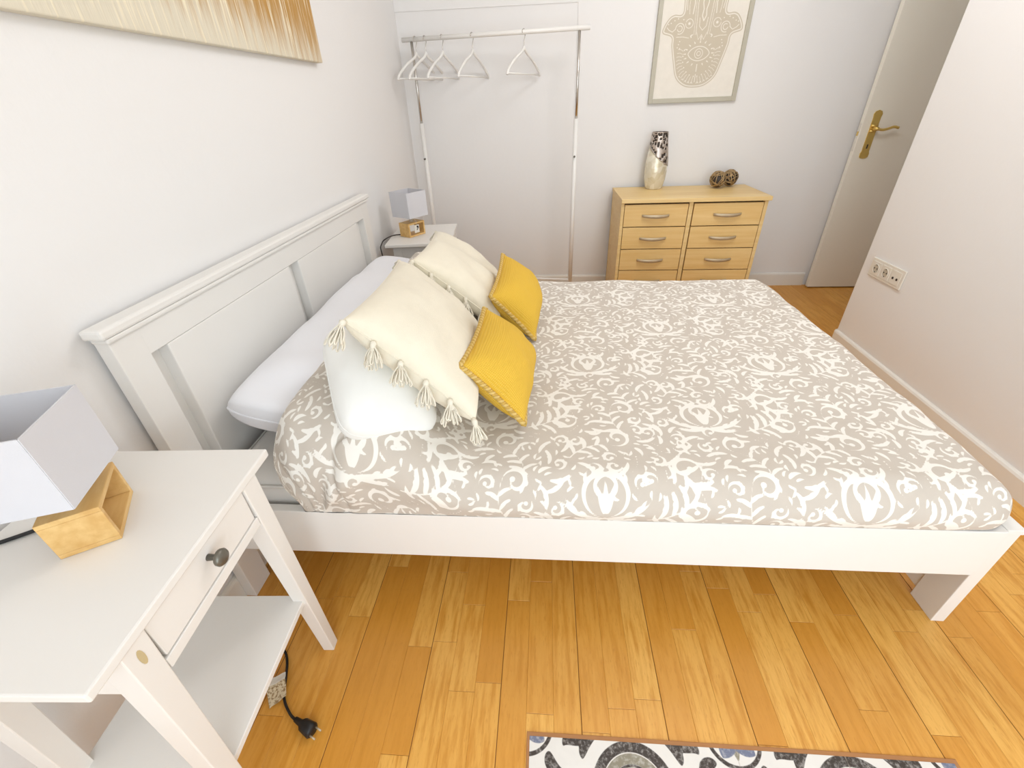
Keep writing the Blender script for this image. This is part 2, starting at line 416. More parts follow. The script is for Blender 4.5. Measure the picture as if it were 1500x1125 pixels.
bb('raised_panel', 0.013, 0.0465, -1.955, -1.365, 0.24, 0.8275, parent=hb, bev=0.003)
bb('side_rail', 0.05, 2.052, -2.733, -2.708, 0.222, 0.389)
bb('side_rail', 0.05, 2.052, -1.226, -1.201, 0.222, 0.389)
fb = bb('footboard', 2.058, 2.074, -2.70, -1.24, 0.03, 0.385)
bb('footboard_cap', 2.051, 2.0925, -2.729, -1.205, 0.376, 0.3915, parent=fb, bev=0.0015)
bb('footboard_leg', 2.053, 2.089, -2.727, -2.642, 0.0, 0.3765)
bb('footboard_leg', 2.053, 2.089, -1.292, -1.207, 0.0, 0.3765)
bb('bed_slat_base', 0.06, 2.045, -2.70, -1.235, 0.27, 0.29, mat='stain')

mat_ = thing('mattress', 'white mattress lying in the bed frame under the duvet', 'mattress', (1.05, -1.97, 0.295))
bm = bmesh.new(); box_bm(bm, 0.07 - 1.05, 2.025 - 1.05, -2.695 + 1.97, -1.24 + 1.97, 0.0, 0.165, 0.045, 5)
add('cover', from_bm('mattress', bm, True), M['mattress'], mat_)
for z in (0.022, 0.143):
    P = []
    for cx_, cy_, a0 in ((0.975 - .045, 0.73 - .045, 0), (-0.98 + .045, 0.73 - .045, PI / 2), (-0.98 + .045, -0.725 + .045, PI), (0.975 - .045, -0.725 + .045, 1.5 * PI)):
        for k in range(5):
            a = a0 + PI / 2 * k / 4; P.append((cx_ + .044 * math.cos(a), cy_ + .044 * math.sin(a), z))
    tube('piping', P, 0.004, M['mattress'], mat_, 6, True)

# ------------------------------------------------------------------ print drawing: distance fields made of brush strokes
class Field:
    def __init__(s, w, h, res, cell=None):
        s.res = res; s.nx = int(round(w / res)); s.ny = int(round(h / res)); s.w = w; s.h = h
        s.f = np.full((s.ny, s.nx), -0.02, np.float32); s.cell = cell
    def dab(s, x, y, r, m=0.012, sub=False):
        offs = ((0, 0), s.cell) if s.cell else ((0, 0),)
        R = r + m; k = int(R / s.res) + 2
        for ox, oy in offs:
            cx, cy = (x + ox) / s.res, (y + oy) / s.res
            ix = np.arange(int(cx) - k, int(cx) + k + 1); iy = np.arange(int(cy) - k, int(cy) + k + 1)
            if not s.cell:
                ix = ix[(ix >= 0) & (ix < s.nx)]; iy = iy[(iy >= 0) & (iy < s.ny)]
                if not len(ix) or not len(iy): continue
            d = r - np.hypot((ix[None, :] - cx) * s.res, (iy[:, None] - cy) * s.res)
            jx = ix % s.nx; jy = iy % s.ny
            w = s.f[np.ix_(jy, jx)]
            s.f[np.ix_(jy, jx)] = np.minimum(w, -d) if sub else np.maximum(w, d)
    def stroke(s, P, R, step=None, sub=False):
        """P list of (x,y), R list of radii; dabs along it"""
        P = np.asarray(P, float); R = np.asarray(R, float)
        seg = np.hypot(*np.diff(P, axis=0).T); L = np.concatenate([[0], np.cumsum(seg)])
        if L[-1] <= 0: return
        n = max(3, int(L[-1] / (step or s.res * 0.9)) + 1); t = np.linspace(0, L[-1], n)
        for x, y, r in zip(np.interp(t, L, P[:, 0]), np.interp(t, L, P[:, 1]), np.interp(t, L, R)):
            s.dab(x, y, r, sub=sub)
    def sample(s, x, y):
        gx = x / s.res; gy = y / s.res
        x0 = np.floor(gx).astype(int); y0 = np.floor(gy).astype(int); fx = gx - x0; fy = gy - y0
        g = lambda a, b_: s.f[b_ % s.ny, a % s.nx]
        return (g(x0, y0) * (1 - fx) + g(x0 + 1, y0) * fx) * (1 - fy) + (g(x0, y0 + 1) * (1 - fx) + g(x0 + 1, y0 + 1) * fx) * fy

def arc_pts(x, y, ang, L, bend, n=14):
    """curve of length L starting at (x,y) heading ang, turning by bend in total"""
    P = [(x, y)]; a = ang; d = L / n
    for i in range(n):
        x += math.cos(a) * d; y += math.sin(a) * d; a += bend / n; P.append((x, y))
    return P
def leaf(f, x, y, ang, L, wd_, bend=0.6, n=14):
    P = arc_pts(x, y, ang, L, bend, n)
    t = np.linspace(0, 1, len(P)); R = 0.0009 + wd_ * np.sin(PI * np.clip(t, 0, 1) ** 0.75) ** 1.1 * (1 - 0.25 * t)
    f.stroke(P, R); return P
def spiral(f, x, y, ang, size, hand, turns=1.3, wd_=0.0034, blob=0.008):
    """comma scroll: thin tail at (x,y) heading ang, swelling as it curls in, ending in a round bud"""
    n = 44; P = [(x, y)]; a = ang; tot = turns * 2 * PI
    for i in range(n):
        rad = size * (1 - 0.74 * i / n); d = rad * tot / n
        x += math.cos(a) * d; y += math.sin(a) * d; a += hand * tot / n; P.append((x, y))
    t = np.linspace(0, 1, len(P)); R = wd_ * (0.45 + 1.5 * np.sin(PI * np.clip(t, 0, 1) ** 0.8) ** 1.3)
    f.stroke(P, R); f.dab(x, y, blob)
    for q in (0.30, 0.42, 0.54):          # leafy frill on the outer side
        j = int(q * n); pa = math.atan2(P[j + 1][1] - P[j][1], P[j + 1][0] - P[j][0])
        leaf(f, P[j][0], P[j][1], pa - hand * 0.75, size * 0.62, wd_ * 1.15, hand * 1.0, 8)
    return P
def acanthus(f, x, y, ang, L, bend, k=4, hand=1, wd_=0.0052):
    P = leaf(f, x, y, ang, L, wd_, bend)
    n = len(P)
    for i in range(k):
        j = int(n * (0.22 + 0.6 * i / k)); px, py = P[j]; pa = math.atan2(P[min(j + 1, n - 1)][1] - P[j - 1][1], P[min(j + 1, n - 1)][0] - P[j - 1][0])
        for s_ in (1, -1):
            leaf(f, px, py, pa + s_ * 0.55, L * (0.40 - 0.05 * i), wd_ * (0.95 - 0.10 * i), s_ * 0.75, 9)
def dots(f, P, r0, r1):
    for i, p in enumerate(P): f.dab(p[0], p[1], r0 + (r1 - r0) * i / max(1, len(P) - 1))
def sleaf(f, x, y, ang, L, w_, bend, h_=1):
    """slender comma leaf with a notched outer side"""
    P = leaf(f, x, y, ang, L, w_, bend)
    n = len(P)
    for j in (int(n * .35), int(n * .55), int(n * .72)):
        pa = math.atan2(P[j + 1][1] - P[j][1], P[j + 1][0] - P[j][0])
        leaf(f, P[j][0], P[j][1], pa + h_ * 0.75, L * 0.24, w_ * 0.62, -h_ * 0.9, 7)
def branch(f, x, y, ang, L, bend, hand, n=4, lw=0.0048, scroll=0.03):
    """curving stem with leaves on both sides, ending in a scroll"""
    P = arc_pts(x, y, ang, L, bend, 40)
    f.stroke(P, np.linspace(0.0028, 0.0018, 41))
    for i in range(n):
        j = int(5 + 31 * i / n); pa = math.atan2(P[j + 1][1] - P[j][1], P[j + 1][0] - P[j][0])
        sleaf(f, P[j][0], P[j][1], pa + 0.62, L * (0.40 - 0.04 * i), lw * 1.15, 0.9, 1)
        sleaf(f, P[j + 3][0], P[j + 3][1], pa - 0.62, L * (0.34 - 0.03 * i), lw, -0.9, -1)
    pa = math.atan2(P[-1][1] - P[-2][1], P[-1][0] - P[-2][0])
    spiral(f, P[-1][0], P[-1][1], pa, scroll, hand, 1.1, 0.0032, 0.0078)
def make_damask():
    A, B = 0.612, 0.600
    f = Field(A, B, 0.002, (A / 2, B / 2))
    # tulip inside two C scrolls
    cx_, cy_ = 0.12, 0.13
    for h_ in (1, -1):
        spiral(f, cx_ + h_ * 0.010, cy_ - 0.070, PI / 2 - h_ * 1.25, 0.062, h_, 0.95, 0.0036, 0.010)
    for k in (-1, 0, 1): leaf(f, cx_ + k * 0.004, cy_ - 0.062, PI / 2 - 0.16 * k, 0.085 - 0.008 * abs(k), 0.0075, -0.25 * k)
    for k, (an, L) in enumerate(((0.02, .13), (-0.45, .09), (PI - 0.02, .13), (PI + 0.45, .09))):
        sleaf(f, cx_, cy_ - 0.078, an, L, 0.0066, (1 if k < 2 else -1) * 0.9, 1 if k < 2 else -1)
    # leafy branches sweeping across the repeat
    branch(f, 0.225, 0.045, 0.15, 0.20, 1.25, 1, 4, 0.0056, 0.040)
    branch(f, 0.25, 0.205, -0.25, 0.17, -1.1, -1, 3, 0.0054, 0.036)
    branch(f, 0.50, 0.015, 2.3, 0.14, -1.1, -1, 3, 0.0050, 0.034)
    branch(f, 0.035, 0.215, 1.0, 0.14, -1.2, 1, 3, 0.0050, 0.034)
    branch(f, 0.53, 0.145, 1.5, 0.13, 1.2, -1, 3, 0.0050, 0.034)
    dots(f, arc_pts(0.19, 0.17, 0.9, 0.06, 0.9, 6), 0.0022, 0.0036)
    dots(f, arc_pts(0.33, 0.02, 0.3, 0.05, 0.9, 5), 0.0022, 0.0036)
    # fill what is still bare with small curls, leaves and buds
    r = random.Random(5)
    for it in range(9000):
        x, y = r.random() * A, r.random() * B
        v = f.f[int(y / 0.002) % f.ny, int(x / 0.002) % f.nx]
        if v > -0.0112: continue
        an = 2.0 * math.sin(2 * PI * x / A) + 1.4 * math.cos(2 * PI * y / B) + r.uniform(-.5, .5); h_ = r.choice((-1, 1)); c = r.random()
        big = v < -0.0165
        if c < 0.40 and big: sleaf(f, x, y, an, 0.066, 0.0056, h_ * 1.1, h_)
        elif c < 0.70 and big: spiral(f, x, y, an, 0.021, h_, 1.05, 0.0026, 0.0062)
        elif c < 0.9 and big: leaf(f, x, y, an, 0.046, 0.0060, h_ * 1.5)
        elif big: dots(f, arc_pts(x, y, an, 0.036, h_ * 0.8, 5), 0.002, 0.0032)
        elif c < 0.5: leaf(f, x, y, an, 0.026, 0.0036, h_ * 1.3)
    return f
damask = make_damask()

def vnoise(n, seed, per):
    g = np.random.RandomState(seed).rand(n, n)
    def ev(x, y):
        gx = np.mod(x / per, n); gy = np.mod(y / per, n)
        x0 = gx.astype(int) % n; y0 = gy.astype(int) % n; fx = gx - np.floor(gx); fy = gy - np.floor(gy)
        fx = fx * fx * fx * (fx * (6 * fx - 15) + 10); fy = fy * fy * fy * (fy * (6 * fy - 15) + 10); x1 = (x0 + 1) % n; y1 = (y0 + 1) % n
        return (g[x0, y0] * (1 - fx) + g[x1, y0] * fx) * (1 - fy) + (g[x0, y1] * (1 - fx) + g[x1, y1] * fx) * fy - 0.5
    return ev
nzA, nzB, nzC = vnoise(40, 1, 0.22), vnoise(60, 2, 0.09), vnoise(90, 3, 0.045)
def sstep(a, b_, x):
    t = np.clip((x - a) / (b_ - a), 0, 1); return t * t * (3 - 2 * t)

# ------------------------------------------------------------------ duvet
def duvet_top(x, y):
    bumpx = sstep(0.80, 0.44, x); bumpy = 1 - 0.10 * np.exp(-((y + 1.985) / 0.09) ** 2)
    return 0.495 + 0.165 * bumpx * bumpy
def make_duvet():
    X0, X1, Y0, Y1 = 0.262, 2.077, -2.733, -1.210      # outer edges
    rn, rf, rh = 0.095, 0.075, 0.042
    dx = 0.0042
    s = np.arange(X0 - 0.20, X1 + 0.115, dx); t = np.arange(Y0 - 0.27, Y1 + 0.10, dx)
    Sg, Tg = np.meshgrid(s, t, indexing='ij')
    # cloth runs flat over the inner rectangle and turns down at its rim
    def fold(q, lo, hi, r_lo, r_hi):
        """cloth coordinate -> plane coordinate and drop"""
        out = q.copy(); drop = np.zeros_like(q)
        for sgn, edge, r in ((1, hi, r_hi), (-1, lo, r_lo)):
            d = (q - (edge - sgn * r)) * sgn; a = np.clip(d / r, 0, PI / 2)
            m_ = d > 0
            out = np.where(m_, (edge - sgn * r) + sgn * r * np.sin(a), out)
            drop = np.where(m_, r * (1 - np.cos(a)) + np.maximum(0, d - r * PI / 2), drop)
        return out, drop
    rn_loc = 0.085 + 0.055 * sstep(0.75, 0.42, Sg)
    out = Tg.copy(); drop_t = np.zeros_like(Tg)
    for sgn, edge, r in ((1, Y1, rf), (-1, Y0, rn_loc)):
        d = (Tg - (edge - sgn * r)) * sgn; a = np.clip(d / r, 0, PI / 2); m_ = d > 0
        out = np.where(m_, (edge - sgn * r) + sgn * r * np.sin(a), out)
        drop_t = np.where(m_, r * (1 - np.cos(a)) + np.maximum(0, d - r * PI / 2), drop_t)
    Yp = out
    Xp, drop_s = fold(Sg, X0, X1, rh, 0.062)
    drop_s = np.where(Sg < 1.0, np.minimum(drop_s, 0.065 + 0.30 * sstep(-2.52, -2.70, Yp)), drop_s)
    # foot corners: pull in so that the plan is rounded
    top = duvet_top(np.clip(Xp, X0, X1), Yp)
    wr = 0.010 * nzA(Sg, Tg) + 0.005 * nzB(Sg + 3, Tg) + 0.0016 * nzC(Sg, Tg + 2)
    nearhead = sstep(0.95, 0.45, Sg) * sstep(-2.55, -2.72, Tg)
    # folds fanning from the hem near the pillow end, plus the crease where the pillow below ends
    ph = np.arctan2(Tg + 2.98, Sg - 0.30)
    fan = np.sin(ph * 17) * 0.5 + np.sin(ph * 9 + 1)
    wr = wr + nearhead * (0.008 * fan + 0.012 * nzB(Sg, Tg * 0.5))
    cx_ = 0.43 + 0.20 * sstep(-2.74, -2.58, Tg) ** 1.0
    cre = np.exp(-((Sg - cx_) / 0.010) ** 2) * sstep(-2.50, -2.62, Tg)
    wr = wr - 0.014 * cre
    wr = wr + 0.010 * np.exp(-((Sg - cx_ - 0.035) / 0.03) ** 2) * sstep(-2.50, -2.62, Tg)
    Z0 = top - np.maximum(drop_t, drop_s) - 0.25 * np.minimum(drop_t, drop_s)
    hem = 0.3905 + 0.0045 * sstep(1.9, 2.0, Sg)
    side = np.clip(drop_t / rn_loc, 0, 1)
    # inflate along the approximate normal
    Z = np.maximum(Z0 + wr * (1 - side), hem)
    bul = np.where(Tg < Y0 + rn_loc, 1, 0) * side
    depth = np.clip((top - Z) / np.maximum(0.02, top - hem), 0, 1)
    Yp = Yp - bul * (wr * 0.9) * (1 - 0.85 * sstep(0.7, 1.0, depth)) - bul * 0.010 * np.sin(PI * np.clip(depth, 0, 1))
    # rounded plan corners at the foot
    ex = np.clip((Xp - (X1 - 0.09)) / 0.09, 0, 1)
    Yp = Yp + 0.035 * ex ** 3 * np.where(Tg < -1.97, 1, -1) * np.clip((np.abs(Yp + 1.9735) - 0.6) / 0.157, 0, 1)
    cy_ = np.clip((np.abs(Yp + 1.9735) - 0.50) / 0.26, 0, 1); Xp = Xp - sstep(1.85, 2.086, Xp) * np.where(Yp > -1.97, 0.060, 0.022) * cy_ ** 2.5
    # head end slants a little: far side reaches less
    Xp = Xp + 0.02 * sstep(-2.2, -2.72, Yp) * sstep(0.40, X0, Xp)
    # at the near head corner the edge runs down and toward the foot
    lowc = sstep(0.60, 0.42, Z) * sstep(-2.55, -2.7, Yp) * sstep(0.50, 0.28, Xp)
    Xp = Xp + 0.035 * lowc
    Z = np.maximum(Z, hem)
    nS, nT = Sg.shape
    V = np.stack([Xp - 1.15, Yp + 1.97, Z - 0.5], -1).reshape(-1, 3)
    idx = np.arange(nS * nT).reshape(nS, nT)
    Q = np.stack([idx[:-1, :-1], idx[1:, :-1], idx[1:, 1:], idx[:-1, 1:]], -1).reshape(-1, 4)
    me = bpy.data.meshes.new('duvet')
    me.vertices.add(len(V)); me.vertices.foreach_set('co', V.astype(np.float32).ravel())
    me.loops.add(Q.size); me.loops.foreach_set('vertex_index', Q.astype(np.int32).ravel())
    me.polygons.add(len(Q)); me.polygons.foreach_set('loop_start', np.arange(0, Q.size, 4, dtype=np.int32))
    me.polygons.foreach_set('loop_total', np.full(len(Q), 4, np.int32)); me.polygons.foreach_set('use_smooth', np.ones(len(Q), bool))
    me.update(calc_edges=True); me.validate()
    a = me.attributes.new('scroll', 'FLOAT', 'POINT')
    a.data.foreach_set('value', (damask.sample(Sg.ravel() - 1.101 + 0.12 + 6.12, Tg.ravel() + 2.158 + 0.08 + 6.0) - 0.0006).astype(np.float32))
    return me
M['duvet'] = print_mat('taupe_damask_cotton', [('scroll', (240, 235, 226))], (203, 192, 179), 0.8, 0.0007, 0.06, 0.1)
dv = tag(add('duvet', make_duvet(), M['duvet'], None, (1.15, -1.97, 0.5)), 'taupe duvet printed with white acanthus scrolls spread over the bed', 'duvet')

# ------------------------------------------------------------------ pillows and cushions
def cushion_me(name, w, h, t, k=0.06, n=30, pw=0.42, seed=0, wr=0.006, kv=None, round_=0.0):
    kv = k if kv is None else kv
    q = np.sin(np.linspace(-1, 1, n) * PI / 2 * 0.985) / math.sin(PI / 2 * 0.985)
    U, Vv = np.meshgrid(q, q, indexing='ij')
    X = w / 2 * U * (1 - k * (1 - Vv ** 2) * np.abs(U) ** 1.5); Y = h / 2 * Vv * (1 - kv * (1 - U ** 2) * np.abs(Vv) ** 1.5)
    if round_:
        rr_ = np.maximum(0, np.abs(U) ** 4 + np.abs(Vv) ** 4 - 1); X = X * (1 - round_ * rr_); Y = Y * (1 - round_ * rr_)
    T = t / 2 * np.clip((1 - U ** 2) * (1 - Vv ** 2), 0, 1) ** pw
    nz1, nz2 = vnoise(30, 50 + seed, w / 5), vnoise(40, 70 + seed, w / 11)
    e = np.clip((1 - U ** 2) * (1 - Vv ** 2) * 6, 0, 1)
    wz = (nz1(X + 5, Y + 5) * 2 + nz2(X + 5, Y + 5)) * wr * e
    idx = np.arange(n * n).reshape(n, n); top = np.stack([X, Y, T + wz], -1).reshape(-1, 3); bot = np.stack([X, Y, -T + wz * .3], -1).reshape(-1, 3)
    F = []; border = np.zeros((n, n), bool); border[0] = border[-1] = True; border[:, 0] = border[:, -1] = True
    bi = idx + n * n; bi = np.where(border, idx, bi)
    for i in range(n - 1):
        for j in range(n - 1):
            F.append((idx[i, j], idx[i + 1, j], idx[i + 1, j + 1], idx[i, j + 1])); F.append((bi[i, j + 1], bi[i + 1, j + 1], bi[i + 1, j], bi[i, j]))
    V = np.concatenate([top, bot]); used = np.unique(np.array(F)); remap = -np.ones(2 * n * n, int); remap[used] = np.arange(len(used))
    per = [idx[i, 0] for i in range(n)] + [idx[-1, j] for j in range(1, n)] + [idx[i, -1] for i in range(n - 2, -1, -1)] + [idx[0, j] for j in range(n - 2, 0, -1)]
    return mesh(name, V[used], [tuple(remap[list(f)]) for f in F], True), [Vector(top[p]) for p in per]
def frame_from(bc, yaw, lean, rl, h):
    wdv = Vector((-math.sin(yaw), math.cos(yaw), 0)); back = Vector((-math.cos(yaw), -math.sin(yaw), 0))
    hd = back * math.cos(lean) + Vector((0, 0, 1)) * math.sin(lean)
    w2 = wdv * math.cos(rl) + hd * math.sin(rl); h2 = hd * math.cos(rl) - wdv * math.sin(rl)
    nn = w2.cross(h2)
    R = Matrix((w2, h2, nn)).transposed(); c = Vector(bc) + h2 * h / 2
    return R, c
def place(o, R, c): o.location = c; o.rotation_euler = R.to_euler()

# long white pillow at the headboard
me, per = cushion_me('pillow', 1.34, 0.44, 0.185, 0.02, 44, 0.22, 1, 0.016, 0.07, 0.05)
o = tag(add('long_pillow', me, M['sheet']), 'long plain white pillow lying against the headboard', 'pillow')
R, c = frame_from((0.51, -1.945, 0.515), 0.0, 0.24, 0.0, 0.44); place(o, R, c)
V, F = tube_vf([p * 1.0 for p in per], 0.0035, 6, closed=True); add('piping', mesh('piping', V, F, True), M['sheet'], o)

# small white pillow in front
me, per = cushion_me('pillow', 0.265, 0.355, 0.20, 0.02, 34, 0.55, 2, 0.004, 0.02, 0.15)
o = tag(add('small_pillow', me, M['satin']), 'small plain white pillow lying nearest the edge of the duvet', 'pillow')
wv = Vector((0.80, 0.42, -0.40)).normalized(); nn = Vector((0.50, -0.16, 0.84)); nn = (nn - wv * nn.dot(wv)).normalized(); hv = nn.cross(wv)
wv, hv = wv * math.cos(0.14) + hv * math.sin(0.14), hv * math.cos(0.14) - wv * math.sin(0.14)
place(o, Matrix((wv, hv, nn)).transposed(), Vector((0.505, -2.520, 0.666)))
V, F = tube_vf(per, 0.0012, 6, closed=True); add('seam', mesh('seam', V, F, True), M['satin'], o)

def tassel_me(name, out, g, L, seed):
    r = random.Random(seed); V, F = [], []
    d = (out * 0.55 + g * 0.75).normalized()
    tube_vf([Vector((0, 0, 0)), out * 0.010, out * 0.012 + d * 0.010], [0.006, 0.008, 0.006], 7, V, F)
    e1 = d.orthogonal().normalized(); e2 = d.cross(e1)
    for k in range(13):
        a = 2 * PI * k / 13 + r.uniform(-.2, .2); q = e1 * math.cos(a) + e2 * math.sin(a)
        l = L * r.uniform(0.8, 1.1); s_ = r.uniform(0.008, 0.019)
        sd = d.cross(q) * 0.004
        P = [out * 0.012, out * 0.012 + d * l * 0.5 + q * s_ * 0.9, out * 0.012 + d * l + q * s_ * 1.2 + sd, out * 0.012 + d * l * 0.9 + q * s_ * 1.3 + sd * 2.2, out * 0.012 + d * l * 0.4 + q * s_ * 0.6 + sd]
        tube_vf(catmull(P, 3), 0.0021, 4, V, F)
    return mesh(name, V, F, True)
def tassel_cushion(label, bc, yaw, lean, rl, w, h, t, seed):
    me, per = cushion_me('cushion', w, h, t, 0.035, 36, 0.36, seed, 0.010, 0.05)
    o = tag(add('tasselled_cushion', me, M['cream']), label, 'cushion', 'cream tasselled cushions')
    R, c = frame_from(bc, yaw, lean, rl, h); place(o, R, c)
    g = R.transposed() @ Vector((0, 0, -1))
    for sx in (-1, 1):
        for k in range(6):
            vv = -0.97 + 1.94 * k / 5
            kk = 0.035 * (1 - vv * vv)
            p = Vector((sx * w / 2 * (1 - kk), h / 2 * vv, 0)); out = Vector((sx, 0.5 * vv if abs(vv) > .9 else 0, 0)).normalized()
            gl = g.copy(); 
            add('tassel', tassel_me('tassel', out, gl, 0.048 + 0.004 * (k % 3), seed * 20 + k + (sx > 0) * 7), M['tassel'], o, p)
    V, F = tube_vf(per, 0.002, 6, closed=True); add('seam', mesh('seam', V, F, True), M['cream'], o)
    return o
tassel_cushion('cream tasselled cushion between the small white pillow and the front mustard cushion', (0.732, -2.285, 0.582), 0.24, 0.80, -0.161, 0.70, 0.385, 0.17, 3)
tassel_cushion('cream tasselled cushion farther from the camera, behind the rear mustard cushion', (0.746, -1.659, 0.555), 0.195, 0.70, -0.135, 0.63, 0.385, 0.16, 4)

def mustard(label, bc, yaw, lean, rl, w, h, t, seed):
    me, per = cushion_me('cushion', w, h, t, 0.06, 34, 0.50, seed, 0.005, 0.09)
    o = tag(add('mustard_cushion', me, M['mustard']), label, 'cushion', 'mustard cushions')
    R, c = frame_from(bc, yaw, lean, rl, h); place(o, R, c)
    # two-strand rope along the seam
    P = per; n = len(P); L = [0]
    for i in range(n): L.append(L[-1] + (P[(i + 1) % n] - P[i]).length)
    m_ = int(L[-1] / 0.0028); turns = int(L[-1] / 0.017)
    for s_, mt in ((0, 'jute'), (1, 'jutew')):
        pts = []
        for j in range(m_):
            q = L[-1] * j / m_; i = int(np.searchsorted(L, q, 'right') - 1); i = min(i, n - 1)
            u_ = (q - L[i]) / max(1e-6, L[i + 1] - L[i]); p = P[i].lerp(P[(i + 1) % n], u_); tg = (P[(i + 1) % n] - P[i]).normalized()
            e2 = Vector((0, 0, 1)); e1 = tg.cross(e2); a = 2 * PI * turns * j / m_ + s_ * PI
            pts.append(p + e1 * 0.003 + (e1 * math.cos(a) + e2 * math.sin(a)) * 0.0040)
        V, F = tube_vf(pts, 0.0044, 6, closed=True)
        x = add('braided_trim', mesh('trim', V, F, True), M[mt], o)
    return o
mustard('mustard knit cushion in front, leaning on the nearer cream cushion', (0.900, -2.338, 0.535), -0.037, 0.84, -0.009, 0.385, 0.24, 0.17, 5)
mustard('mustard knit cushion behind, leaning on the farther cream cushion', (0.915, -1.766, 0.530), -0.135, 0.86, 0.148, 0.385, 0.24, 0.17, 6)

# ------------------------------------------------------------------ bedside tables
def bedside(label):
    t = thing('bedside_table', label, 'bedside table', (0, 0, 0), 0, 'white bedside tables')
    D, Wd, Hh = 0.363, 0.452, 0.70; y1 = Wd / 2
    box('tabletop', 0, D, -y1, y1, Hh - 0.018, Hh, M['stain'], t, 0.003)
    iy = y1 - 0.050; fx = D - 0.006
    for sx in (0, 1):
        for sy in (-1, 1):
            xa, xb = (fx - 0.044, fx) if sx else (0.030, 0.078)
            ya, yb = (iy - 0.044, iy)
            tx = 0.016
            q = lambda x, y, z: (x, sy * y, z)
            xin = xb - 0.028 if sx else xa + 0.028
            top = [q(xa, ya, Hh - .018), q(xb, ya, Hh - .018), q(xb, yb, Hh - .018), q(xa, yb, Hh - .018)]
            o_ = 0.024
            if sx: bot = [q(xb - 0.040, yb - 0.028 + o_, 0), q(xb - 0.010, yb - 0.028 + o_, 0), q(xb - 0.010, yb + o_, 0), q(xb - 0.040, yb + o_, 0)]
            else: bot = [q(xa + 0.010, yb - 0.028 + o_, 0), q(xa + 0.040, yb - 0.028 + o_, 0), q(xa + 0.040, yb + o_, 0), q(xa + 0.010, yb + o_, 0)]
            lg = hexa('leg', bot, top, M['stain'], t, 0.002)
            if sx and sy < 0:
                V = [(fx + .0006 - 0.010 * 0.045 / Hh, -iy + 0.020 + 0.005 * math.cos(a), Hh - 0.052 + 0.016 * math.sin(a)) for a in [2 * PI * k / 14 for k in range(14)]]
                add('knot', mesh('knot', V, [tuple(range(14))]), M['knot'], lg)
    for sy in (-1, 1):
        box('side_apron', 0.05, fx - 0.04, sy * (iy - 0.012) - 0.009, sy * (iy - 0.012) + 0.009, 0.575, Hh - 0.018, M['stain'], t)
    box('back_apron', 0.036, 0.054, -iy + 0.04, iy - 0.04, 0.575, Hh - 0.018, M['stain'], t)
    box('front_rail', fx - 0.034, fx - 0.003, -iy + 0.040, iy - 0.040, 0.575, 0.597, M['stain'], t)
    dw = box('drawer', fx - 0.026, fx - 0.004, -iy + 0.046, iy - 0.046, 0.600, Hh - 0.0195, M['stain'], t, 0.0015)
    box('drawer_box', 0.05, fx - 0.026, -iy + 0.055, iy - 0.055, 0.605, 0.612, M['stain'], dw)
    kb = lathe('knob', [(0.006, 0), (0.005, 0.012), (0.009, 0.016), (0.0145, 0.019), (0.0155, 0.024), (0.013, 0.028), (0.004, 0.0295)], M['greymetal'], dw, 20, 'x')
    kb.location = (fx - 0.004, 0.005, 0.648)
    box('shelf', 0.055, fx - 0.016, -iy + 0.004, iy - 0.004, 0.250, 0.266, M['stain'], t, 0.002)
    return t
ns = bedside('white bedside table with grey knob, nearer one, in front of the bed')
rz = 0.049
def ns_pose(o, far, rz): o.rotation_euler = (0, 0, rz); p = Vector((far[0], far[1], 0)) + Matrix.Rotation(rz, 3, 'Z') @ Vector((0, -0.226, 0)); o.location = p
ns_pose(ns, (0.012, -2.854), 0.049)
ns2 = copy_tree(ns); ns2['label'] = 'white bedside table in the far corner, half hidden by the headboard and cushions'
ns_pose(ns2, (0.028, -0.672), 0.10); ns2.scale = (1, 1, 0.936)

# ------------------------------------------------------------------ bedside lamps
def lamp(label, loc, rz, shade_rz, off=(0, 0)):
    t = thing('table_lamp', label, 'lamp', loc, rz, 'bedside lamps')
    w, d, h, th = 0.122, 0.08, 0.075, 0.009     # x = width of the open face, y = depth
    bm = bmesh.new()
    box_bm(bm, -w / 2, w / 2, -d / 2, d / 2, 0, th, 0.001); box_bm(bm, -w / 2, w / 2, -d / 2, d / 2, h - th, h, 0.001)
    box_bm(bm, -w / 2, -w / 2 + th, -d / 2, d / 2, th, h - th, 0.001); box_bm(bm, w / 2 - th, w / 2, -d / 2, d / 2, th, h - th, 0.001)
    fr = add('box_base', from_bm('box_base', bm), M['rubberwood'], t)
    V, F = tube_vf([(0, 0, h - 0.001), (0, 0, h + 0.055)], 0.012, 14); tube_vf([(0, 0, h + 0.055), (0, 0, h + 0.10)], 0.017, 14, V, F)
    add('lamp_holder', mesh('lamp_holder', V, F, True), M['plug_white'], t)
    z0, z1, a, tt = 0.107, 0.238, 0.070, 0.0012
    bm = bmesh.new()
    for sx, sy, ex, ey in ((-1, 0, 0, 1), (1, 0, 0, 1), (0, -1, 1, 0), (0, 1, 1, 0)):
        if sx: box_bm(bm, sx * a - tt, sx * a + tt, -a, a, z0, z1)
        else: box_bm(bm, -a, a, sy * a - tt, sy * a + tt, z0, z1)
    for k, zz in enumerate((z0 + 0.012,)):
        for r_ in (0, PI / 2):
            pass
    sh = add('lamp_shade', from_bm('lamp_shade', bm), M['shade'], t, (off[0], off[1], 0), (0, 0, shade_rz - rz))
    V, F = tube_vf([(-a, 0, h + 0.062), (a, 0, h + 0.062)], 0.0015, 6); tube_vf([(0, -a, h + 0.062), (0, a, h + 0.062)], 0.0015, 6, V, F)
    add('shade_carrier', mesh('shade_carrier', V, F), M['rackw'], sh)
    return t
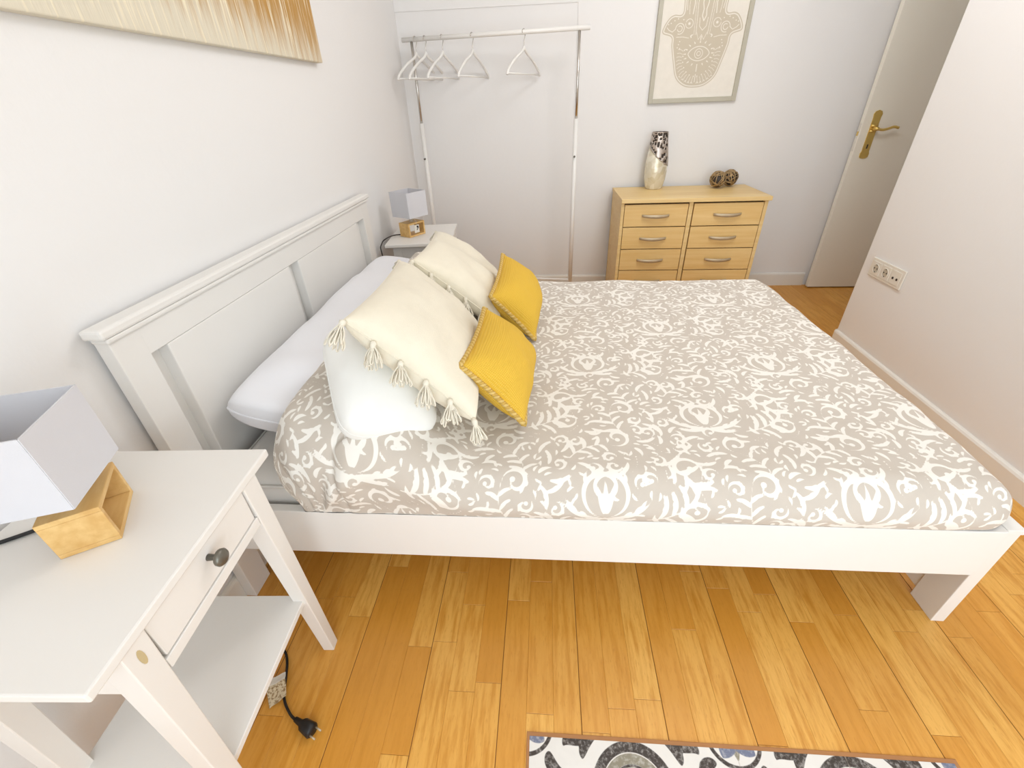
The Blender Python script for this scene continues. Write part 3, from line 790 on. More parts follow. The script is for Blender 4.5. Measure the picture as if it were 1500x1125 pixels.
# near lamp
lb = (0.186, -3.035, 0.7005)
L1 = lamp('bedside lamp with a white cube shade, nearer one, on the front bedside table', lb, 2.15, 0.344 + PI / 2, tuple((Matrix.Rotation(-2.15, 2) @ Vector((-0.012, -0.019)))))
def wtube(name, P, r, mat, par, sides=8):
    """tube given in world coordinates, parented to par"""
    Mi = (Matrix.Translation(par.location) @ par.rotation_euler.to_matrix().to_4x4()).inverted()
    return tube(name, [Mi @ Vector(p) for p in P], r, mat, par, sides)
cd = wtube('cord', catmull([(0.118, -3.044, 0.712), (0.095, -3.056, 0.7055), (0.05, -3.085, 0.7035), (0.0085, -3.10, 0.700), (0.0075, -3.09, 0.5), (0.020, -3.02, 0.16), (0.04, -2.95, 0.02), (0.10, -2.87, 0.0045), (0.170, -2.870, 0.0045), (0.222, -2.902, 0.0055), (0.245, -2.930, 0.007), (0.262, -2.968, 0.009), (0.280, -3.015, 0.0055), (0.312, -3.048, 0.0055), (0.342, -3.066, 0.010)]), 0.0034, M['black'], L1)
cl = wtube('cord_clip', [(0.124, -3.041, 0.713), (0.108, -3.049, 0.709)], 0.0055, M['cordgrey'], L1)
V, F = tube_vf([(0, 0, 0), (0.02, 0, 0.001), (0.03, 0, 0.004), (0.058, 0, 0.004), (0.062, 0, 0.004)], [0.006, 0.008, 0.0145, 0.0175, 0.014], 12)
Mi = (Matrix.Translation(cd.parent.location) @ L1.rotation_euler.to_matrix().to_4x4()).inverted()
Mp = Mi @ Matrix.Translation((0.336, -3.062, 0.0125)) @ Matrix.Rotation(math.atan2(-0.035, 0.085), 4, 'Z')
plg = add('plug', mesh('plug', [Mp @ Vector(v) for v in V], F, True), M['black'], cd)
V, F = tube_vf([(0.06, 0.0095, 0.004), (0.079, 0.0095, 0.004)], 0.0022, 8); tube_vf([(0.06, -0.0095, 0.004), (0.079, -0.0095, 0.004)], 0.0022, 8, V, F)
add('prong', mesh('prong', [Mp @ Vector(v) for v in V], F, True), M['handle'], cd)
# folded paper label on the cord
LB = [Vector((0.199, -2.942, 0.020)), Vector((0.228, -2.982, 0.014)), Vector((0.200, -3.020, 0.004)), Vector((0.160, -2.970, 0.006))]
LB = [(0.216, -2.985, 0.018), (0.262, -2.962, 0.022), (0.289, -3.014, 0.016), (0.254, -3.041, 0.004)]
V = []; F = []
for i in range(7):
    for j in range(7):
        u_, v_ = i / 6, j / 6
        p = (Vector(LB[0]) * (1 - u_) + Vector(LB[1]) * u_) * (1 - v_) + (Vector(LB[3]) * (1 - u_) + Vector(LB[2]) * u_) * v_
        p.z += 0.007 * math.exp(-((v_ - 0.33) / 0.08) ** 2) + 0.002 * math.sin(u_ * 9); V.append(Mi @ p)
for i in range(6):
    for j in range(6): F.append((i * 7 + j, i * 7 + j + 1, (i + 1) * 7 + j + 1, (i + 1) * 7 + j))
lbm, lnt, lbb = new_mat('printed_label'); n = tex_noise(lnt, 160, 3, 0.6)
lnt.links.new(mixc(lnt, ramp(lnt, n.outputs['Fac'], 0.45, 0.62), lin((216, 200, 168)), lin((150, 122, 84))), lbb.inputs['Base Color']); lbb.inputs['Roughness'].default_value = 0.55
lab = add('cord_label', mesh('cord_label', V, F, True), lbm, cd, mats=[lbm, M['paperlabel']])
for p_ in lab.data.polygons:
    if p_.index % 6 < 2: p_.material_index = 1
# far lamp
L2 = lamp('bedside lamp with a white cube shade in the far corner, beside the clothes rail', (0.178, -0.905, 0.6560), math.atan2(0.118, 0.075), math.atan2(0.118, 0.075) )
wtube('cord', catmull([(0.115, -0.925, 0.664), (0.075, -0.965, 0.668), (0.045, -1.03, 0.661), (0.05, -1.098, 0.655), (0.052, -1.128, 0.640), (0.056, -1.132, 0.58), (0.05, -1.132, 0.45), (0.03, -1.12, 0.10)]), 0.0032, M['cordgrey'], L2)
V = [(-0.018, -0.0405 - 0.0, 0.022), (0.018, -0.0405, 0.022), (0.018, -0.0405, 0.062), (-0.018, -0.0405, 0.062)]
hg = add('hang_tag', from_bm('hang_tag', (lambda b_: (box_bm(b_, -0.024, 0.012, -0.046, -0.0435, 0.020, 0.062, 0.0005), b_)[1])(bmesh.new())), M['paperlabel'], L2)
V, F = tube_vf(catmull([(-0.006, -0.047, 0.056), (0.001, -0.047, 0.050), (0.0, -0.047, 0.042), (-0.008, -0.047, 0.034)]), [0.002 + 0.0035 * math.sin(PI * min(1, k / 14)) for k in range(25)], 8)
add('tag_mark', mesh('tag_mark', V, F, True), M['black'], hg)
tube('tag_string', [(-0.006, -0.045, 0.062), (-0.004, -0.044, 0.083), (-0.004, -0.02, 0.1)], 0.0008, M['paperlabel'], hg, 5)

# ------------------------------------------------------------------ clothes rail with hangers
RA, RB, RZ = Vector((0.1188, -0.1356, 0)), Vector((1.1339, -0.267, 0)), 1.633
rk = thing('clothes_rail', 'white free-standing clothes rail with chrome upper tubes by the back wall', 'clothes rail', ((RA + RB) / 2), 0)
ro = rk.location.copy(); rd = (RB - RA).normalized()
def rt(name, P, r, m_): return tube(name, [Vector(p) - ro for p in P], r, M[m_], rk, 12)
rt('rail', [RA - rd * 0.06 + Vector((0, 0, RZ)), RB + rd * 0.06 + Vector((0, 0, RZ))], 0.0125, 'rackw')
pn = Vector((-rd.y, rd.x, 0))
for P_ in (RA, RB):
    rt('upper_tube', [P_ + Vector((0, 0, 1.15)), P_ + Vector((0, 0, RZ - 0.008))], 0.0085, 'chrome')
    rt('lower_tube', [P_ + Vector((0, 0, 0.02)), P_ + Vector((0, 0, 1.19))], 0.0145, 'rackw')
    rt('foot', [P_ - pn * 0.12 + Vector((0, 0, 0.014)), P_ + pn * 0.12 + Vector((0, 0, 0.014))], 0.013, 'rackw')
    k_ = P_ + Vector((0, 0, 0.98)); rt('height_knob', [k_ - pn * 0.012, k_ - pn * 0.028], 0.006, 'greymetal')
for z in (0.118, 0.152): rt('lower_bar', [RA + Vector((0, 0, z)) + rd * 0.012, RB + Vector((0, 0, z)) - rd * 0.012], 0.0085, 'rackw')
def hanger(label, s, rz):
    t = thing('clothes_hanger', label, 'hanger', (0, 0, 0), 0, 'white clothes hangers')
    # hook
    P = [(-0.0, 0.0, 0)]
    hk = [(0.016 * math.cos(a), 0, -0.0055 + 0.018 * math.sin(a)) for a in [PI * (1.10 - 1.2 * k / 10) for k in range(11)]]
    hk = [(0.017 * math.cos(a), 0, 0.017 * math.sin(a) - 0.0145) for a in [PI * 1.05 - k * PI * 1.05 / 10 for k in range(11)]] + [(0.015, 0, -0.03), (0.004, 0, -0.05), (0, 0, -0.07), (0, 0, -0.095)]
    tube('hook', hk, 0.0023, M['chrome'], t, 7)
    # shoulders
    pr = [(-0.205, -0.222), (-0.197, -0.203), (-0.15, -0.168), (-0.09, -0.135), (-0.03, -0.108), (-0.008, -0.092), (0, -0.082), (0.008, -0.092), (0.03, -0.108), (0.09, -0.135), (0.15, -0.168), (0.197, -0.203), (0.205, -0.222)]
    V, F = [], []
    tube_vf(catmull([(x, 0, z) for x, z in pr], 3), 0.0078, 8, V, F)
    add('shoulder_bar', mesh('shoulder_bar', V, F, True), M['rackw'], t)
    tube('trouser_bar', [(-0.198, 0, -0.214), (0.198, 0, -0.214)], 0.0048, M['rackw'], t, 8)
    return t
h0 = hanger('', 0, 0)
hs = [(0.022, 1.28, 'leftmost white hanger, hooked over the rail end beside the chrome post'), (0.085, 1.33, 'second white hanger from the wall corner, overlapping its neighbours'), (0.195, 1.36, 'third white hanger from the wall corner on the rail'),
      (0.385, 1.36, 'white hanger hanging fourth along the rail, with space either side'), (0.70, 1.24, 'white hanger hanging alone nearest the right end of the rail')]
for i, (d, rz, lbx) in enumerate(hs):
    o = h0 if i == 0 else copy_tree(h0)
    p = RA + rd * d; o.location = (p.x, p.y, RZ + 0.0125 + 0.0); o.rotation_euler = (0, 0, rz + math.atan2(rd.y, rd.x)); o['label'] = lbx

# ------------------------------------------------------------------ chest of drawers
ds = thing('chest_of_drawers', 'beech veneer chest of drawers with bow handles against the back wall', 'chest of drawers', (1.88, -0.26, 0))
OD = (1.88, -0.26, 0)
def db(name, *a, mat='beech', parent=ds, bev=0.0015): return box(name, *a, M[mat], parent, bev, OD)
DX0, DX1, DF = 1.430, 2.332, -0.482
db('top', DX0 - 0.003, DX1 + 0.012, -0.50, -0.035, 0.725, 0.750, bev=0.003)
db('side_panel', DX0, DX0 + 0.020, DF, -0.04, 0.0, 0.725); db('side_panel', DX1 - 0.022, DX1, DF, -0.04, 0.0, 0.725)
db('centre_panel', 1.853, 1.879, DF + 0.002, -0.06, 0.05, 0.725)
db('back_panel', DX0 + .02, DX1 - .02, -0.05, -0.04, 0.02, 0.725, mat='dark')
db('plinth', DX0 + .02, DX1 - .022, DF + 0.02, DF + 0.04, 0.0, 0.138)
db('inner_shadow_panel', DX0 + .02, DX1 - .022, DF + 0.022, DF + 0.028, 0.138, 0.725, mat='dark')
rows = [0.718, 0.577, 0.434, 0.290, 0.145]
for r_ in range(4):
    for c_, (xa, xb) in enumerate(((1.452, 1.849), (1.8835, 2.307))):
        dwr = db('drawer', xa + 0.001, xb - 0.001, DF - 0.002, DF + 0.018, rows[r_ + 1] + 0.002, rows[r_] - 0.004, mat='beechfront', bev=0.001)
        zc = (rows[r_ + 1] + rows[r_]) / 2; xc = (xa + xb) / 2
        # bow handle: arched flat bar on two posts
        n = 13; V, F = [], []
        for i in range(n):
            u_ = -1 + 2 * i / (n - 1); x = xc + 0.085 * u_; y = DF - 0.004 - 0.022 * (1 - u_ ** 2) ** 0.8; hh = 0.0075 + 0.004 * (1 - u_ * u_); dz = -0.004 * (1 - u_ * u_)
            for (yy, zz) in ((y, zc + hh + dz), (y - 0.006, zc + hh * .9 + dz), (y - 0.006, zc - hh * .9 + dz), (y, zc - hh + dz)): V.append((x - OD[0], yy - OD[1], zz))
        for i in range(n - 1):
            for k in range(4): F.append((i * 4 + k, i * 4 + (k + 1) % 4, i * 4 + 4 + (k + 1) % 4, i * 4 + 4 + k))
        F += [(3, 2, 1, 0), tuple((n - 1) * 4 + k for k in range(4))]
        add('handle', mesh('handle', V, F, True), M['handle'], dwr)

# vase: pearl body, pierced silver collar with a slanting border
vs = thing('vase', 'tall pearl vase with pierced silver top, standing on the chest of drawers', 'vase', (1.694, -0.125, 0.7502))
prof = [(0.0, .050), (.005, .056), (.02, .060), (.06, .070), (.11, .0745), (.16, .072), (.21, .066), (.26, .058), (.30, .052), (.345, .048)]
pz = [p[0] for p in prof]; pr_ = [p[1] for p in prof]
def vase_part(upper):
    nz, na = 60, 56; V, F = [], []
    sq = lambda a: 1.0
    for i in range(nz + 1):
        z = 0.345 * i / nz; r = float(np.interp(z, pz, pr_)) + (0.0012 if upper else 0)
        for k in range(na):
            a = 2 * PI * k / na; V.append((r * math.cos(a), r * 0.8 * math.sin(a), z))
    r2 = random.Random(3); seeds = [(r2.random() * 2 * PI, r2.uniform(0.10, 0.345), r2.uniform(0.0045, 0.008)) for _ in range(190)]
    for i in range(nz):
        for k in range(na):
            z = 0.345 * (i + .5) / nz; a = 2 * PI * (k + .5) / na
            lim = 0.208 - 0.062 * math.cos(a + 0.35)
            if not upper:
                if i <= nz - 1: F.append((i * na + k, i * na + (k + 1) % na, (i + 1) * na + (k + 1) % na, (i + 1) * na + k))
                continue
            if z < lim: continue
            hole = any(min(abs(a - s_[0]), 2 * PI - abs(a - s_[0])) * 0.055 < s_[2] and abs(z - s_[1]) < s_[2] * 1.1 for s_ in seeds) and z < 0.337 and z > lim + 0.008
            if not hole: F.append((i * na + k, i * na + (k + 1) % na, (i + 1) * na + (k + 1) % na, (i + 1) * na + k))
    return V, F
vm, vnt, vb = new_mat('pearl_mosaic'); vo = vnt.nodes.new('ShaderNodeTexVoronoi'); vo.inputs['Scale'].default_value = 30
vtc = vnt.nodes.new('ShaderNodeTexCoord'); vnt.links.new(vtc.outputs['Object'], vo.inputs['Vector'])
vnt.links.new(mixc(vnt, vo.outputs['Color'], lin((206, 194, 164)), lin((238, 232, 216))), vb.inputs['Base Color']); vb.inputs['Roughness'].default_value = 0.22; vb.inputs['Metallic'].default_value = 0.25
V, F = vase_part(False); n = len(V)
body = add('body', mesh('body', V, F, True), vm, vs)
body.data.materials.append(M['innerbrown'])
for p_ in body.data.polygons:
    c = p_.center; a = math.atan2(c.y / 0.8, c.x)
    if c.z > 0.208 - 0.062 * math.cos(a + 0.35) + 0.004: p_.material_index = 1
V, F = vase_part(True); me = mesh('collar', V, F, True)
cl_ = add('pierced_collar', me, simple('aged_silver', (196, 184, 174), 0.32, 0.75, vary=0.2, scale=60), vs)
md = cl_.modifiers.new('s', 'SOLIDIFY'); md.thickness = 0.003; md.offset = 1.0

# two woven metal balls
def ball(label, loc, rot):
    bm = bmesh.new(); bmesh.ops.create_icosphere(bm, subdivisions=3, radius=0.046)
    me = from_bm('ball_core', bm, True)
    t = thing('woven_ball', label, 'ornament', loc, 0, 'woven metal balls'); 
    core = add('core', me, M['innerbrown'], t)
    rb = random.Random(9); V, F = [], []
    for k in range(19):
        nrm = Vector((rb.gauss(0, 1), rb.gauss(0, 1), rb.gauss(0, 1))).normalized(); e1 = nrm.orthogonal().normalized(); e2 = nrm.cross(e1); off = rb.uniform(-0.025, 0.025)
        rad = math.sqrt(max(0, 0.050 ** 2 - off ** 2)); P = [nrm * off + (e1 * math.cos(a) + e2 * math.sin(a)) * rad * (1 + 0.02 * math.sin(3 * a + k)) for a in [2 * PI * j / 36 for j in range(36)]]
        tube_vf(P, 0.0027, 5, V, F, closed=True)
    ws = add('woven_strands', mesh('woven_strands', V, F, True), simple('antique_gold_wire', (186, 158, 116), 0.35, 0.75, vary=0.45, scale=45), t)
    t.rotation_euler = rot
    return t
b1 = ball('woven gold ball in front, touching its twin on the chest top', (2.110, -0.155, 0.7502 + 0.0545), (0.3, 0.2, 0.1))
b2 = copy_tree(b1); b2.location = (2.208, -0.103, 0.7502 + 0.0545); b2.rotation_euler = (1.3, 0.7, 2.0); b2['label'] = 'woven gold ball behind, closer to the door end of the chest'

# ------------------------------------------------------------------ picture of a hand, back wall
pc = thing('framed_picture', 'grey framed picture of a patterned beige hand on the back wall', 'picture', (1.891, 0.0, 1.25))
fw, fh, fd, ft = 0.277, 0.74, 0.022, 0.026
for nm, a_ in (('frame_side', (-fw, -fw + ft, 0, fh)), ('frame_side', (fw - ft, fw, 0, fh)), ('frame_bottom', (-fw + ft, fw - ft, 0, ft)), ('frame_top', (-fw + ft, fw - ft, fh - ft, fh))):
    box(nm, a_[0], a_[1], -fd, -0.001, a_[2], a_[3], M['framegrey'], pc, 0.002)
def hamsa():
    w, h = 2 * (fw - ft), fh - 2 * ft
    f = Field(w, h, 0.002); cx_ = w / 2; z0 = 1.25 + ft   # local v = z - z0
    half = [(0.008, 1.330), (0.07, 1.342), (0.123, 1.386), (0.150, 1.463), (0.172, 1.545), (0.180, 1.592), (0.234, 1.612), (0.232, 1.645), (0.205, 1.685), (0.176, 1.700), (0.128, 1.706), (0.132, 1.80), (0.125, 1.86), (0.105, 1.89), (0.08, 1.87), (0.07, 1.86), (0.055, 1.895), (0.035, 1.925), (0.0, 1.945)]
    half = [(p.x, p.y) for p in catmull([(-0.06, 1.338, 0)] + [(a_, b_, 0) for a_, b_ in half], 6)]; half = [p for p in half if p[0] >= 0]
    poly = [(cx_ + x, z - z0) for x, z in half] + [(cx_ - x, z - z0) for x, z in reversed(half[:-1])]
    gx, gy = np.meshgrid((np.arange(f.nx)) * f.res, (np.arange(f.ny)) * f.res)
    ins = np.zeros_like(gx, bool); P = poly
    dist = np.full(gx.shape, 1e9)
    for i in range(len(P)):
        (xa, ya), (xb, yb) = P[i], P[(i + 1) % len(P)]
        cr = ((ya > gy) != (yb > gy)) & (gx < (xb - xa) * (gy - ya) / ((yb - ya) + 1e-12) + xa); ins ^= cr
        l2 = (xb - xa) ** 2 + (yb - ya) ** 2; t = np.clip(((gx - xa) * (xb - xa) + (gy - ya) * (yb - ya)) / l2, 0, 1)
        dist = np.minimum(dist, np.hypot(gx - xa - t * (xb - xa), gy - ya - t * (yb - ya)))
    sd = np.where(ins, dist, -dist)
    f.f = np.minimum(sd, np.abs(sd - 0.0085) - 0.0028).astype(np.float32)     # hand with a pale inner line
    L = lambda pts, r=0.0016: [f.stroke([(cx_ + s_ * x, z - z0) for x, z in pts], [r] * len(pts), sub=True) for s_ in (1, -1)]
    def Lc(x, z, r, a0=0, a1=2 * PI, w_=0.0016): L([(x + r * math.cos(a0 + (a1 - a0) * k / 24), z + r * math.sin(a0 + (a1 - a0) * k / 24)) for k in range(25)], w_)
    # eye
    L([(0.064 * math.cos(a) * 1.0, 1.506 + 0.036 * math.sin(a) * abs(math.sin(a)) ** 0.35) for a in np.linspace(0, PI / 2, 14)], 0.0022)
    L([(0.064 * math.cos(a), 1.506 - 0.036 * math.sin(a) * abs(math.sin(a)) ** 0.35) for a in np.linspace(0, PI / 2, 14)], 0.0022)
    Lc(0, 1.506, 0.024, 0, PI, 0.0018); Lc(0, 1.506, 0.024, -PI, 0, 0.0018); Lc(0, 1.506, 0.011, 0, PI, 0.0018); Lc(0, 1.506, 0.011, -PI, 0, 0.0018)
    for k in range(9):      # petals round the eye
        a = -PI / 2 + PI * k / 8; r_ = 0.078
        x, z = 1.02 * r_ * math.cos(a), 1.506 + 0.72 * r_ * math.sin(a)
        f.stroke([(cx_ + x, z - z0), (cx_ + x * 1.2, z - z0 + 0.010 * math.sin(a))], [0.0034, 0.001], sub=True)
        f.stroke([(cx_ - x, z - z0), (cx_ - x * 1.2, z - z0 + 0.010 * math.sin(a))], [0.0034, 0.001], sub=True)
    for k in range(13):     # rays toward the rim
        a = -1.45 + 1.75 * k / 12; x0, z0_ = 0.10 * math.cos(a), 1.49 + 0.105 * math.sin(a); x1, z1_ = 0.128 * math.cos(a) + .004, 1.49 + 0.137 * math.sin(a)
        L([(x0, z0_), ((x0 + x1) / 2, (z0_ + z1_) / 2 + 0.004), (x1, z1_)], 0.0015)
        if k % 2 == 0: L([(x0 * 0.93, z0_ * 1.0 + 0.004), (x0 * 0.94, z0_ + 0.005)], 0.0032)
    for k in range(5): L([(0.012 + 0.020 * k, 1.352 + 0.004 * k * k * 0.5), (0.018 + 0.020 * k, 1.362 + 0.004 * k * k * 0.5), (0.024 + 0.020 * k, 1.354 + 0.004 * k * k * 0.55)], 0.0017)
    L([(0.0, 1.36), (0.0, 1.40)], 0.0022); L([(0.0, 1.415), (0.0, 1.44)], 0.0026); L([(0.0, 1.575), (0.0, 1.59)], 0.0026)
    # finger dividers and leaf lines
    L([(0.040, 1.93), (0.044, 1.75), (0.034, 1.60)], 0.0017); L([(0.052, 1.90), (0.056, 1.76), (0.046, 1.60)], 0.0014); L([(0.090, 1.88), (0.094, 1.74), (0.088, 1.70)], 0.0016)
    L([(0.0, 1.665), (0.012, 1.69), (0.008, 1.72), (0.016, 1.75), (0.012, 1.80)], 0.0026); L([(0.0, 1.62), (0.02, 1.64), (0.024, 1.68)], 0.0018)
    L([(0.068, 1.70), (0.064, 1.75), (0.074, 1.80)], 0.0024); L([(0.104, 1.72), (0.110, 1.76), (0.106, 1.82)], 0.002); L([(0.0, 1.60), (0.016, 1.575), (0.03, 1.61)], 0.0014)
    # thumbs
    for r_, a0 in ((0.026, 0), (0.014, 1.0)): Lc(0.135, 1.632, r_, a0, a0 + 1.6 * PI, 0.002)
    L([(0.160, 1.632), (0.178, 1.618), (0.20, 1.628), (0.212, 1.64)], 0.002); Lc(0.082, 1.655, 0.022, 0.4, 2 * PI, 0.0018); Lc(0.082, 1.655, 0.004, 0, 2 * PI, 0.003)
    L([(0.15, 1.592), (0.11, 1.592), (0.075, 1.585)], 0.0017); L([(0.06, 1.588), (0.064, 1.595), (0.055, 1.60)], 0.003)
    for x, z in ((0.19, 1.66), (0.17, 1.672), (0.205, 1.655), (0.118, 1.675), (0.185, 1.605), (0.15, 1.68), (0.125, 1.57), (0.13, 1.555), (0.135, 1.54), (0.12, 1.535)): L([(x, z), (x + .001, z)], 0.003)
    nx, ny = f.nx, f.ny; V = [(-w / 2 + i * f.res, -0.0085, ft + j * f.res) for j in range(ny) for i in range(nx)]
    F = [(j * nx + i, j * nx + i + 1, (j + 1) * nx + i + 1, (j + 1) * nx + i) for j in range(ny - 1) for i in range(nx - 1)]
    me = mesh('print', V, F); a = me.attributes.new('hand', 'FLOAT', 'POINT'); a.data.foreach_set('value', f.f.ravel()); return me
M['hamsa'] = print_mat('hand_print', [('hand', (205, 193, 172))], (238, 231, 219), 0.75, 0.0008)
box('backing', -fw + ft * .5, fw - ft * .5, -0.0082, -0.0015, ft * .5, fh - ft * .5, M['paper'], pc, 0.0)
add('printed_sheet', hamsa(), M['hamsa'], pc)

# ------------------------------------------------------------------ abstract canvas on the left wall
cv = thing('canvas_painting', 'abstract canvas with ochre and gold brush streaks on the left wall', 'painting', (0.0, -2.05, 1.45))
cm, cnt, cb = new_mat('ochre_streak_paint')
tc = cnt.nodes.new('ShaderNodeTexCoord'); sp = cnt.nodes.new('ShaderNodeSeparateXYZ'); cnt.links.new(tc.outputs['Object'], sp.inputs[0])
mpn = cnt.nodes.new('ShaderNodeMapping'); mpn.inputs['Scale'].default_value = (1, 22, 2.2); cnt.links.new(tc.outputs['Object'], mpn.inputs[0])
ns1 = cnt.nodes.new('ShaderNodeTexNoise'); ns1.inputs['Scale'].default_value = 1.4; ns1.inputs['Detail'].default_value = 6; ns1.inputs['Roughness'].default_value = 0.65; cnt.links.new(mpn.outputs[0], ns1.inputs['Vector'])
mpm = cnt.nodes.new('ShaderNodeMapping'); mpm.inputs['Scale'].default_value = (1, 80, 5); cnt.links.new(tc.outputs['Object'], mpm.inputs[0])
ns2_ = cnt.nodes.new('ShaderNodeTexNoise'); ns2_.inputs['Scale'].default_value = 1.0; ns2_.inputs['Detail'].default_value = 4; cnt.links.new(mpm.outputs[0], ns2_.inputs['Vector'])
# more gold higher up and toward the far end
def math_(op, a, b_):
    q = cnt.nodes.new('ShaderNodeMath'); q.operation = op
    for i, v in enumerate((a, b_)):
        if isinstance(v, (int, float)): q.inputs[i].default_value = v
        else: cnt.links.new(v, q.inputs[i])
    return q.outputs[0]
g1 = math_('MULTIPLY_ADD' if False else 'MULTIPLY', sp.outputs['Z'], 3.4)
g2 = math_('MULTIPLY', sp.outputs['Y'], 0.42)
g = math_('ADD', math_('ADD', g1, g2), math_('MULTIPLY', ns1.outputs['Fac'], 1.25))
fac = ramp(cnt, g, 0.72, 1.36)
c1 = mixc(cnt, fac, lin((222, 212, 190)), lin((186, 140, 68)))
c2 = mixc(cnt, ramp(cnt, ns2_.outputs['Fac'], 0.52, 0.68), c1, lin((238, 226, 198)))
cnt.links.new(c2, cb.inputs['Base Color']); cb.inputs['Roughness'].default_value = 0.6
bump(cnt, cb, ns2_.outputs['Fac'], 0.5, 0.006)
box('canvas', 0.001, 0.030, -0.84, 0.735, 0.0, 0.9, cm, cv, 0.003)
box('stretcher_bar', 0.0005, 0.0008, -0.80, 0.70, 0.02, 0.06, M['stain'], cv, 0.0)

# ------------------------------------------------------------------ sockets on the right wall
sk = thing('wall_socket', 'white triple wall socket plate low on the right wall', 'socket', (W, -1.183, 0.492))
box('plate', -0.009, -0.0005, -0.124, 0.124, -0.047, 0.047, M['plug_white'], sk, 0.003)
for i, y in enumerate((0.075, 0.0, -0.075)):
    ins = box('socket_insert', -0.0115, -0.0085, y - 0.033, y + 0.033, -0.033, 0.033, M['plug_white'], sk, 0.0015)
    if i < 2:
        V, F = [], []
        prof = [(0.0265, -0.0115), (0.0225, -0.0118), (0.0195, -0.006)]
        for r_, x in prof:
            for k in range(24): V.append((x, y + r_ * math.cos(2 * PI * k / 24), r_ * math.sin(2 * PI * k / 24)))
        for a_ in range(2):
            for k in range(24): F.append((a_ * 24 + k, a_ * 24 + (k + 1) % 24, a_ * 24 + 24 + (k + 1) % 24, a_ * 24 + 24 + k))
        ring = []
        V2, F2 = tube_vf([(-0.0122, y + 0.0215 * math.cos(2 * PI * k / 24), 0.0215 * math.sin(2 * PI * k / 24)) for k in range(24)], 0.0016, 6, closed=True)
        add('rim', mesh('rim', V2, F2, True), M['plug_white'], ins)
        Vd = [(-0.0117, y + 0.0205 * math.cos(2 * PI * k / 24), 0.0205 * math.sin(2 * PI * k / 24)) for k in range(24)]
        add('well', mesh('well', Vd, [tuple(reversed(range(24)))]), simple('socket_well', (196, 186, 168), 0.5), ins)
        for s_ in (-1, 1):
            box('contact_hole', -0.0126, -0.0116, y + s_ * 0.0095 - .003, y + s_ * 0.0095 + .003, -0.003, 0.003, M['innerbrown'], ins, 0.0)
            box('earth_clip', -0.0132, -0.0116, y - 0.0035, y + 0.0035, s_ * 0.0185 - 0.003, s_ * 0.0185 + 0.003, M['greymetal'], ins, 0.0)
    else:
        for s_ in (-1, 1):
            V2, F2 = tube_vf([(-0.0112, y + s_ * 0.0145, -0.004), (-0.0128, y + s_ * 0.0145, -0.004)], 0.0062, 14)
            add('aerial_hole', mesh('aerial_hole', V2, F2), M['innerbrown'], ins)

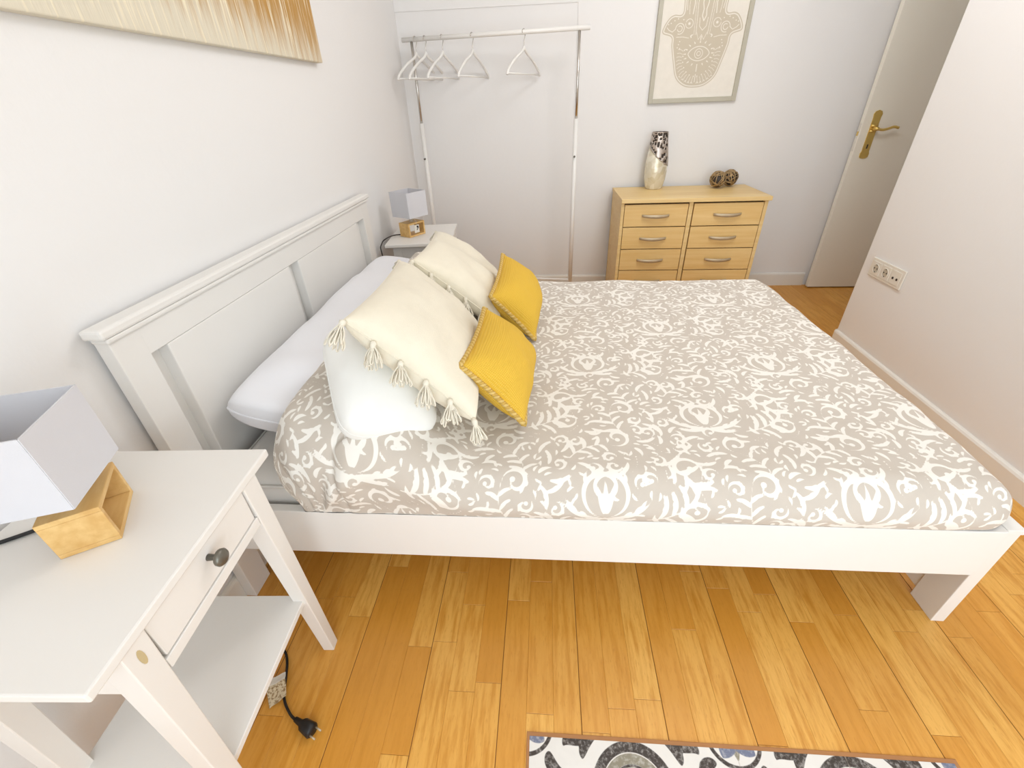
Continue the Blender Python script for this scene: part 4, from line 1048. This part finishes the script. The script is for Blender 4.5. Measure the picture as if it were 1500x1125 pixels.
# ------------------------------------------------------------------ patterned floor mat
RX0, RX1, RY1, RY0 = 0.912, 1.882, -3.052, -3.70
mt = thing('floor_mat', 'floor mat printed with black, grey and blue encaustic tiles on the wood floor', 'mat', ((RX0 + RX1) / 2, (RY0 + RY1) / 2, 0))
OM = mt.location.copy()
box('mat_edge', RX0, RX1, RY0, RY1, 0.0002, 0.0026, M['rugedge'], mt, 0.001, OM)
def mat_print():
    w, h = RX1 - RX0 - 0.014, RY1 - RY0 - 0.012
    res = 0.003; D = Field(w, h, res); B_ = Field(w, h, res); G = Field(w, h, res); Ln = Field(w, h, res)
    T = 0.2425; sx = -0.007
    def ringd(f, x, y, r0, r1, n=70, sub=False):
        m_ = (r0 + r1) / 2; f.stroke([(x + m_ * math.cos(2 * PI * k / n), y + m_ * math.sin(2 * PI * k / n)) for k in range(n + 1)], [(r1 - r0) / 2] * (n + 1), sub=sub)
    def leafd(f, x, y, an, L, w_, bend): 
        P = arc_pts(x, y, an, L, bend, 12); t = np.linspace(0, 1, 13); f.stroke(P, 0.002 + w_ * np.sin(PI * t ** 0.8))
    rows_ = [h + 0.006 - 0.10 - k * T for k in range(4)]
    for ry in rows_:
        for c in (1, 3):
            x = c * T + sx
            ringd(D, x, ry, 0.072, 0.094); ringd(G, x, ry, 0.050, 0.070); ringd(D, x, ry, 0.044, 0.050)
            for k in range(8): leafd(D, x + 0.012 * math.cos(k * PI / 4), ry + 0.012 * math.sin(k * PI / 4), k * PI / 4, 0.026, 0.005, 0.0)
            for s_ in (-1, 1):     # spandrel triangles and scroll leaves
                for q in (-1, 1):
                    leafd(D, x + s_ * 0.115, ry + q * 0.082, (0 if s_ > 0 else PI) + 0.9 * s_ * q, 0.05, 0.013, -s_ * q * 2.2)
                    leafd(D, x + s_ * 0.112, ry + q * 0.055, (0 if s_ > 0 else PI) + 1.6 * s_ * q, 0.075, 0.010, s_ * q * 1.6)
                    leafd(D, x + s_ * 0.062, ry + q * 0.113, q * PI / 2 + s_ * 0.2 * q, 0.022, 0.011, 0)
        for c in (0, 2, 4):
            x = c * T + sx
            yy = ry + 0.115
            ringd(D, x, yy, 0.055, 0.064)
            for k in range(4): leafd(B_, x, yy, PI / 4 + k * PI / 2, 0.052, 0.017, 0.25)
            for k in range(4): leafd(G, x, yy, k * PI / 2, 0.044, 0.007, 0)
            ringd(D, x, ry - 0.006, 0.014, 0.03)
            for k in range(4): leafd(D, x + 0.075 * math.cos(k * PI / 2 + PI / 4), yy + 0.075 * math.sin(k * PI / 2 + PI / 4), k * PI / 2 + PI / 4 - 0.9, 0.055, 0.011, 2.0)
    for c in range(1, 4): Ln.stroke([(c * T + sx, 0), (c * T + sx, h)], [0.0012, 0.0012])
    for k in range(3): Ln.stroke([(0, rows_[0] - T / 2 + 0.006 - k * T), (w, rows_[0] - T / 2 + 0.006 - k * T)], [0.0012, 0.0012])
    nx, ny = D.nx, D.ny
    V = [(RX0 + 0.007 - OM.x + i * res, RY0 + 0.006 - OM.y + j * res, 0.0030) for j in range(ny) for i in range(nx)]
    F = [(j * nx + i, j * nx + i + 1, (j + 1) * nx + i + 1, (j + 1) * nx + i) for j in range(ny - 1) for i in range(nx - 1)]
    me = mesh('mat_print', V, F)
    for nm, f in (('dark', D), ('blue', B_), ('olive', G), ('line', Ln)):
        a = me.attributes.new(nm, 'FLOAT', 'POINT'); a.data.foreach_set('value', f.f.ravel())
    return me
pm = print_mat('encaustic_print', [('olive', (140, 132, 112)), ('blue', (112, 118, 140)), ('dark', (58, 48, 42)), ('line', (170, 156, 140))], (232, 226, 218), 0.5, 0.001, wear=0.35)
add('tile_print', mat_print(), pm, mt)
